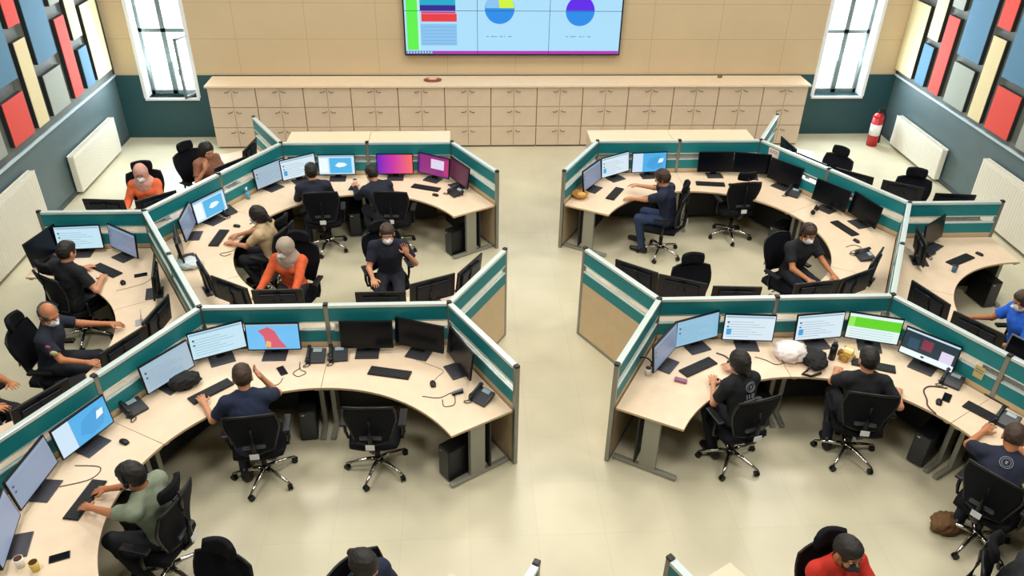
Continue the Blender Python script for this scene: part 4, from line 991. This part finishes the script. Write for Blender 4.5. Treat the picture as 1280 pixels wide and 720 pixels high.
# ------------------------------------------------------------------ things on the desks
DZ = .7205
def kb_parts():
    body = MB().box((0, 0, .009), (.44, .135, .016), BLACK, bev=.005)
    k = MB()
    for r_ in range(5):
        for c in range(19): k.box((-.204+c*.0227, -.048+r_*.0235, .019), (.0185, .019, .005), KEY)
    return body.mesh('kb'), k.mesh('keys')
KB = kb_parts()
for x, y, a, lab in ((-1.27, -1.74, -14, 'black keyboard below the two black monitors in the front left pod'), (-3.02, -1.97, 44, 'black keyboard left of the man in navy'),
    (-3.70, -3.36, -100, 'black keyboard under the hand of the man in grey green'), (1.96, -1.76, 30, 'black keyboard below the blue page monitor, front right pod'),
    (3.84, -1.80, -22, 'black keyboard partly behind the head of the man in black jacket'), (4.62, -2.62, -55, 'black keyboard at the right photo edge below the dark monitor'),
    (-3.74, 1.22, -95, 'dark keyboard before the woman in beige'), (-1.05, 2.72, -22, 'black keyboard below the magenta monitor'),
    (1.78, 2.45, -120, 'black keyboard under the hand of the man in jeans'), (3.32, 2.76, -8, 'black keyboard behind the empty mesh chair'),
    (4.82, 1.27, -72, 'dark keyboard right of the headset, back right pod'), (5.99, .36, 28, 'black keyboard before the monitor by the radiator, far right pod'),
    (-4.90, .42, -35, 'black keyboard before the man in black, far left pod'), (-5.36, .36, -10, 'dark keyboard left of the man in black, far left pod'),
    (-2.75, 2.70, 10, 'keyboard before the man with short dark hair'), (2.30, -1.72, 12, 'keyboard hidden behind the woman with the printed shirt')):
    if 'hidden' in lab: continue
    t = thing('keyboard', lab, 'keyboard', (x, y, DZ), R(a), 'black keyboards'); link('keyboard_body', KB[0], t); link('keycaps', KB[1], t)['kind'] = 'stuff'
MP = (MB().ell((0, 0, .014), (.031, .055, .018), BLACK, n=16).box((0, 0, .004), (.05, .09, .008), BLACK, bev=.004).mesh('mouse'), MB().cyl((-.004, .03, .028), (.004, .03, .028), .008, m=MC['chair_grey'], n=10).mesh('wheel'))
for x, y, a, lab in ((-.82, -1.94, 10, 'black mouse right of the keyboard under the black monitors'), (-3.62, -2.67, 60, 'black mouse near the phone left of centre in the front left pod'),
    (-.90, 2.46, 60, 'black mouse below the keyboard by the magenta monitor'), (-3.58, 1.55, 70, 'black mouse beyond the keyboard of the woman in beige'),
    (-4.60, .12, 30, 'black mouse right of the man in black'), (6.33, .50, 30, 'black mouse right of the far right keyboard'), (4.83, .90, 20, 'black mouse below the keyboard right of the headset'),
    (4.24, -2.41, -30, 'black mouse below the coiled phone cord, front right pod'), (2.32, -1.72, 20, 'black mouse right of the keyboard in the front right pod'), (3.62, 2.70, 0, 'black mouse right of the keyboard behind the mesh chair')):
    t = thing('mouse', lab, 'computer mouse', (x, y, DZ), R(a), 'black mice'); link('mouse_body', MP[0], t); link('scroll_wheel', MP[1], t)
PH = mat('phone_black', '#20242c', .4); PG = mat('phone_grey', '#55606a', .5); LCD = mat('phone_display', '#8fa3ac', .2)
def ph_parts():
    M_ = Euler((R(16), 0, 0))
    body = MB().box((0, 0, .035), (.20, .19, .035), PH, M_, bev=.008).box((0, .07, .025), (.16, .03, .05), PH, bev=.006)
    hs = MB().tube([(-.075, -.085, .062), (-.077, -.04, .075), (-.077, .03, .094), (-.075, .085, .106)], [.02, .014, .014, .02], PH, 8).ell((-.075, -.08, .052), (.024, .026, .018), PH).ell((-.075, .08, .10), (.024, .026, .018), PH)
    kp = MB()
    for i in range(3):
        for j in range(4): kp.box((-.015+i*.024, -.055+j*.022, .042+(-.055+j*.022)*.28), (.017, .014, .006), PG, M_)
    ds = MB().box((.012, .055, .070), (.09, .045, .004), LCD, M_)
    cd_ = MB().tube([(-.08-.03*math.sin(k*.32)+.006*math.cos(k*2.2), -.10-.05*math.sin(k*.2)+.006*math.sin(k*2.2), .010) for k in range(32)], .004, BLACK, 5)
    return [('phone_body', body.mesh('a')), ('handset', hs.mesh('b')), ('keypad', kp.mesh('c')), ('display', ds.mesh('d')), ('coiled_cord', cd_.mesh('e'))]
PP = ph_parts()
for x, y, a, lab in ((-.33, -2.18, -40, 'black desk phone at the corridor end of the front left pod'), (-2.06, -1.46, 0, 'black desk phone right of the red map monitor'),
    (-1.83, -1.44, 5, 'black desk phone left of the black monitors'), (-3.68, -2.22, 48, 'black desk phone right of the bright blue map monitor'),
    (-.60, 2.50, -60, 'black desk phone at the corridor end of the back left pod'), (-3.80, 1.96, 50, 'black desk phone beyond the blue map monitor of the woman in beige'),
    (4.48, 2.36, -40, 'black desk phone on the right side of the back right pod'), (4.74, .46, -90, 'black desk phone near the silver corner post, back right pod'), (4.53, -2.11, -45, 'black desk phone right of the dark pictures monitor'),
    (5.62, .56, 30, 'black desk phone beside the post in the far right pod'), (4.75, -2.72, -50, 'black desk phone at the right photo edge')):
    t = thing('desk_phone', lab, 'telephone', (x, y, DZ), R(a), 'black desk phones')
    for n, m in PP: link(n, m, t)
def one(name, me, loc, lab, cat, rz=0, group=None): return tag(link(name, me, None, loc, rz), lab, cat, group)
def crumple(name, rad, m, seed, n=3, amp=.25, extra=None):
    rnd = random.Random(seed); b = bmesh.new(); bmesh.ops.create_icosphere(b, subdivisions=4, radius=1)
    K = [(Vector((rnd.uniform(-1, 1), rnd.uniform(-1, 1), rnd.uniform(-1, 1))).normalized(), rnd.uniform(2, 9), rnd.uniform(0, 6)) for _ in range(14)]
    for v in b.verts:
        d = sum(abs(math.sin(v.co.dot(k[0])*k[1]+k[2])) for k in K)/14-.6
        v.co = v.co*(1+d*amp*3); v.co = Vector((v.co.x*rad[0], v.co.y*rad[1], max(-rad[2]*.0, (v.co.z+.8)*rad[2]*.6)))
    for f in b.faces: f.smooth = True
    M_ = MB(); M_._take(b, m)
    if extra: extra(M_)
    return M_.mesh(name)
# bags and personal things
t = thing('plastic_bag', 'crumpled white plastic bag with a red mark on the front right desk', 'bag', (2.99, -1.62, DZ))
link('bag_body', crumple('bag', (.17, .15, .17), mat('bag_white', '#e6dcdc', .4), 3), t)
link('red_mark', MB().box((.0, -.095, .135), (.06, .012, .02), mat('bag_red', '#c8506a', .5), (R(40), 0, R(20))).box((.02, -.085, .115), (.03, .012, .012), MC['bag_red'], (R(40), 0, R(20))).mesh('rm'), t)
t = thing('shoulder_bag', 'black bag lying right of the white plastic bag', 'bag', (3.22, -1.72, DZ))
link('bag_body', crumple('bag', (.13, .17, .13), mat('bag_black', '#121216', .8), 5), t)
link('strap', MB().tube([(-.05, -.1, .08), (-.14, -.17, .03), (-.2, -.2, .015), (-.12, -.24, .012), (0, -.2, .02)], .013, MC['bag_black'], 6).mesh('st'), t)
t = thing('water_bottle', 'dark bottle standing between the black bag and the snack boxes', 'bottle', (3.44, -1.66, DZ))
link('bottle_body', MB().cyl((0, 0, 0), (0, 0, .18), .036, m=BLACK, n=18).cyl((0, 0, .18), (0, 0, .21), .036, .018, BLACK, 18).mesh('bb'), t); link('cap', MB().cyl((0, 0, .21), (0, 0, .24), .02, m=PG, n=14).mesh('bc'), t)
SN = [('#b98a3a', 'yellow brown'), ('#8a5a2a', 'brown'), ('#d8b45a', 'yellow')]
for k, (dx, dy, dz) in enumerate(((0, 0, 0), (.02, .10, 0), (.01, .02, .062))):
    t = thing('snack_box', SN[k][1]+(' snack box left of the man in black jacket' if k < 2 else ' snack box on top of the two others'), 'box', (3.60+dx, -1.68+dy, DZ+dz), .3+k*.3, 'snack boxes')
    link('carton', MB().box((0, 0, .03), (.15, .09, .06), mat('snack%d' % k, SN[k][0], .5), bev=.004).mesh('sb'), t); link('printed_band', MB().box((0, 0, .03), (.05, .092, .0615), mat('snackband', '#e8dcc0', .5)).mesh('sbb'), t)
t = thing('wooden_bowl', 'yellow brown woven bowl at the corridor end of the back right pod', 'bowl', (1.24, 2.35, DZ))
bw_ = MB(); i_ = bw_.mi(mat('wicker', '#c08a3c', .6, noise=.2, nscale=60)); prof = [(.05, 0), (.09, .02), (.12, .06), (.125, .075), (.115, .075), (.10, .05), (.06, .02), (0.001, .015)]
rg = [[bw_.bm.verts.new((r_*math.cos(2*math.pi*k/24), r_*math.sin(2*math.pi*k/24), z)) for k in range(24)] for r_, z in prof]
for A, B in zip(rg, rg[1:]):
    for k in range(24): bw_.bm.faces.new((A[k], A[(k+1) % 24], B[(k+1) % 24], B[k])).smooth = True
bw_.bm.faces.new(rg[0][::-1]); link('bowl', bw_.mesh('bowl'), t); link('contents', MB().ell((.02, 0, .05), (.07, .06, .03), mat('nuts', '#d9a860', .7)).mesh('nt'), t)
one('plastic_bag', crumple('cloth', (.16, .12, .10), mat('bag_pale', '#c4d2d8', .4), 9), (-3.92, .50, DZ), 'crumpled pale plastic bag beside the long partition in the back left pod', 'bag')
one('shoulder_bag', crumple('blackbag', (.15, .11, .13), MC['bag_black'], 11), (-3.30, -1.86, DZ), 'black bag behind the grey page monitor stand, front left pod', 'bag', .6)
one('carrier_bag', crumple('brownbag', (.16, .12, .13), mat('bag_brown', '#6a4a28', .7), 13), (4.02, -3.36, 0), 'brown bag on the floor beside the chair at the right edge', 'bag', .4)
t = thing('spray_bottle', 'small blue spray bottle near the rear left partition, back left pod', 'bottle', (-3.62, 2.42, DZ))
link('bottle_body', MB().cyl((0, 0, 0), (0, 0, .12), .03, m=mat('spray_blue', '#5aa0c4', .3), n=16).cyl((0, 0, .12), (0, 0, .15), .03, .012, MC['spray_blue']).mesh('sp'), t); link('nozzle', MB().box((0, -.015, .17), (.02, .06, .025), WHITE, bev=.004).mesh('nz'), t)
for x, y, lab, col in ((-3.93, -4.02, 'white paper cup at the bottom left corner', '#e8e6e0'), (-3.80, -4.06, 'yellow cup at the bottom left corner', '#d8c060'), (1.40, -1.86, 'white cup near the edge-on monitor, front right pod', '#dcdcd8'), (5.75, .08, 'blue cup in the far right pod', '#3a6a8c'), (-2.12, 2.86, 'pale cup left of the head of the person leaning left', '#dcd0c0')):
    t = thing('cup', lab, 'cup', (x, y, DZ)); m_ = mat('cup'+col, col, .4)
    link('cup_body', MB().cyl((0, 0, 0), (0, 0, .09), .028, .036, m_, 18).mesh('cb'), t); link('drink', MB().cyl((0, 0, .0905), (0, 0, .092), .031, m=mat('coffee', '#4a2c18', .2), n=18).mesh('cr'), t)
for x, y, a, lab in ((-3.67, -3.95, 20, 'black mobile phone below the keyboard at bottom left'), (-2.38, -1.66, -60, 'black mobile phone under the red map monitor'), (4.36, -2.34, 50, 'black mobile phone beside the mouse, front right pod'), (-2.16, 2.74, 80, 'black mobile phone right of the man with short dark hair'), (2.08, -2.02, 40, 'small phone right of the keyboard, front right pod'), (-4.45, .30, 20, 'black mobile phone near the mouse in the far left pod')):
    t = thing('mobile_phone', lab, 'phone', (x, y, DZ), R(a)); link('phone_case', MB().box((0, 0, .005), (.15, .075, .01), BLACK, bev=.004).mesh('mp'), t); link('phone_screen', MB().box((0, 0, .0104), (.14, .067, .001), SCR_OFF).mesh('ms'), t)
one('stapler', MB().box((0, 0, .012), (.12, .035, .02), BLACK, bev=.006).box((0, 0, .032), (.12, .03, .018), PG, (0, R(-8), 0), bev=.006).mesh('stp'), (-.57, -2.09, DZ), 'black stapler left of the desk phone at the corridor end, front left pod', 'stapler', R(20))
one('leather_case', MB().box((0, 0, .015), (.13, .06, .03), mat('case_pink', '#8a5a78', .5), bev=.01).mesh('cs'), (1.72, -1.98, DZ), 'small purple patterned case left of the keyboard, front right pod', 'case', R(-25))
one('headphones', MB().tube([(.08*math.cos(a/10*math.pi), .02, .05+.08*math.sin(a/10*math.pi)) for a in range(11)], .008, BLACK).ell((.08, .02, .05), (.02, .035, .04), BLACK).ell((-.08, .02, .05), (.02, .035, .04), BLACK).mesh('hp'), (4.58, 1.72, DZ+.005), 'black headphones standing on the right desk of the back right pod', 'headphones', R(50))
one('headphones', MB().tube([(.08*math.cos(a/10*math.pi), .02, .05+.08*math.sin(a/10*math.pi)) for a in range(11)], .008, BLACK).ell((.08, .02, .05), (.02, .035, .04), BLACK).ell((-.08, .02, .05), (.02, .035, .04), BLACK).mesh('hp'), (1.38, -1.76, DZ+.005), 'black headphones beside the white cup, front right pod', 'headphones', R(-30))
one('open_laptop', MB().box((0, 0, .008), (.34, .23, .015), mat('laptop_grey', '#8c8f92', .4, .5), bev=.004).box((0, .13, .11), (.34, .012, .22), MC['laptop_grey'], (R(-12), 0, 0), bev=.004).box((0, .122, .11), (.31, .002, .19), SCR_OFF, (R(-12), 0, 0)).mesh('lt'), (5.40, -1.78, DZ), 'grey laptop near the person in bright blue', 'laptop', R(-60))
one('ring_binder', MB().box((0, 0, .02), (.28, .22, .035), BLACK, bev=.01).box((0, 0, .02), (.26, .20, .03), WHITE).mesh('rb'), (-4.42, -1.82, DZ), 'small dark pouch beside the big monitor back, far left pod', 'pouch', R(30))
one('clear_stand', MB().box((0, 0, .07), (.12, .01, .14), mat('pale_grey', '#a8aab0', .4), (R(-12), 0, 0), bev=.003).box((0, -.03, .004), (.12, .08, .008), MC['pale_grey']).mesh('cs'), (-4.10, -.72, DZ), 'grey document stand beside the outstretched arm of the bald man', 'stand', R(-70))
# cables and headset leads on the desks
CAB = mat('cable_black', '#2a2826', .5); CABW = mat('cable_pale', '#b8a898', .5)
def cable(pts, m, lab, r=.004):
    n = []; P4 = [Vector((x, y, DZ+r)) for x, y in pts]; P4 = [P4[0]]+P4+[P4[-1]]
    for i in range(1, len(P4)-2):
        for k in range(6):
            t = k/6; a, b_, c, d = P4[i-1:i+3]
            n.append(.5*((2*b_)+(-a+c)*t+(2*a-5*b_+4*c-d)*t*t+(-a+3*b_-3*c+d)*t**3))
    n.append(P4[-2]); o0 = n[0].copy(); one('cable', MB().tube([p-o0 for p in n], r, m, 6).mesh('cable'), o0, lab, 'cable')
cable([(-1.02, -1.52), (-.85, -1.62), (-.72, -1.72), (-.78, -1.82), (-.82, -1.90)], CABW, 'thin pale cable to the mouse by the black monitors')
cable([(-.92, -2.12), (-.75, -2.15), (-.62, -2.08), (-.60, -2.25), (-.70, -2.28), (-.72, -2.18)], CAB, 'looped black headset cord left of the stapler')
cable([(-2.35, -1.78), (-2.38, -1.88), (-2.50, -1.92), (-2.56, -2.0)], CAB, 'bent black cord near the man in navy')
cable([(-2.22, -1.52), (-2.20, -1.64), (-2.13, -1.70), (-2.20, -1.76), (-2.26, -1.70), (-2.2, -1.62)], CAB, 'looped cord below the desk phone by the red map monitor')
cable([(-3.95, -2.95), (-3.72, -2.98), (-3.75, -3.12), (-3.98, -3.2)], CAB, 'thin dark cable between the two left monitors')
cable([(4.44, -2.2), (4.28, -2.16), (4.18, -2.22), (4.14, -2.36), (4.10, -2.46), (4.12, -2.58)], CAB, 'coiled black cord beside the mouse, front right pod', .007)
cable([(2.62, -1.60), (2.72, -1.66), (2.80, -1.74), (2.90, -1.72)], CAB, 'black cord left of the white plastic bag')
cable([(2.22, -1.52), (2.30, -1.58), (2.36, -1.68), (2.50, -1.70)], CAB, 'black cord beside the blue page monitor', .007)
cable([(4.62, .75), (4.75, .80), (4.82, .72), (4.70, .66), (4.62, .60), (4.75, .55)], CAB, 'looped cord near the back right pod corner phone')
cable([(-3.4, 1.0), (-3.5, .86), (-3.62, .80), (-3.55, .74), (-3.48, .80)], CAB, 'looped cord on the bright desk before the woman in beige')
cable([(-4.62, -.05), (-4.48, .02), (-4.34, .12), (-4.30, .25)], CABW, 'pale cable on the far left desk')
cable([(5.85, .62), (5.72, .70), (5.66, .82), (5.8, .9), (5.95, .85)], CABW, 'pale cable on the far right desk')
# notes and papers fixed on the partitions
def note(a, side, along, z, w_, h_, col, lab):
    # a: panel key lookup by nearest panel
    t = min(done.values(), key=lambda o: (o.location.x+math.cos(o.rotation_euler.z)*PW/2-a[0])**2+(o.location.y+math.sin(o.rotation_euler.z)*PW/2-a[1])**2)
    ang = t.rotation_euler.z; d = Vector((math.cos(ang), math.sin(ang), 0)); nrm = Vector((-d.y, d.x, 0))*side
    p = Vector(t.location)+d*along+nrm*.0245+Vector((0, 0, z))
    one('paper_note', MB().box((0, 0, 0), (w_, .002, h_), mat('note'+col, col, .7)).box((0, .0, h_*.2), (w_*.8, .0026, h_*.08), mat('noteink', '#6a7078', .7)).box((0, .0, 0), (w_*.8, .0026, h_*.08), MC['noteink']).mesh('note'), p, lab, 'paper', ang)
v = lambda c, a: hexv(c, a)
cBL, cFL, cBR, cFR = (XL, H1), (XL, H2), (XR, H1), (XR, H2)
def mid2(c, a, s): return (v(c, a)+(v(c, a)+v(c, a+60*s))/2)/2
for c, a, s, sd, al, z, w_, h_, col, lab in (
    (cFL, 60, -1, 1, .62, 1.10, .22, .16, '#e4dcd0', 'white notice on the short corridor partition of the front left pod'),
    (cFL, 60, -1, -1, .40, .86, .20, .14, '#dfe4e0', 'pale notice low on the short corridor partition of the front left pod'),
    (cFR, 120, -1, -1, .60, .98, .20, .10, '#8a8f84', 'grey note inside the corridor partition of the front right pod'),
    (cFL, 60, 1, 1, 1.16, .98, .12, .12, '#e8ddd4', 'white note beside the post left of the black monitors'),
    (cBR, 60, -1, -1, .30, 1.14, .20, .13, '#e8d8d0', 'pinkish note on the right side partition of the back right pod'),
    (cBR, 0, 1, 1, .55, .98, .18, .10, '#eef0ee', 'white note on the right side partition, lower half, back right pod'),
    (cFR, 120, -1, -1, .9, .98, .18, .1, '#d8d8cc', 'pale note inside the corner of the front right pod'),
    (cFR, 60, -1, -1, 1.1, .92, .10, .14, '#c8b878', 'yellow note by the post right of the dark pictures monitor')):
    note(mid2(c, a, s), sd, al, z, w_, h_, col, lab)
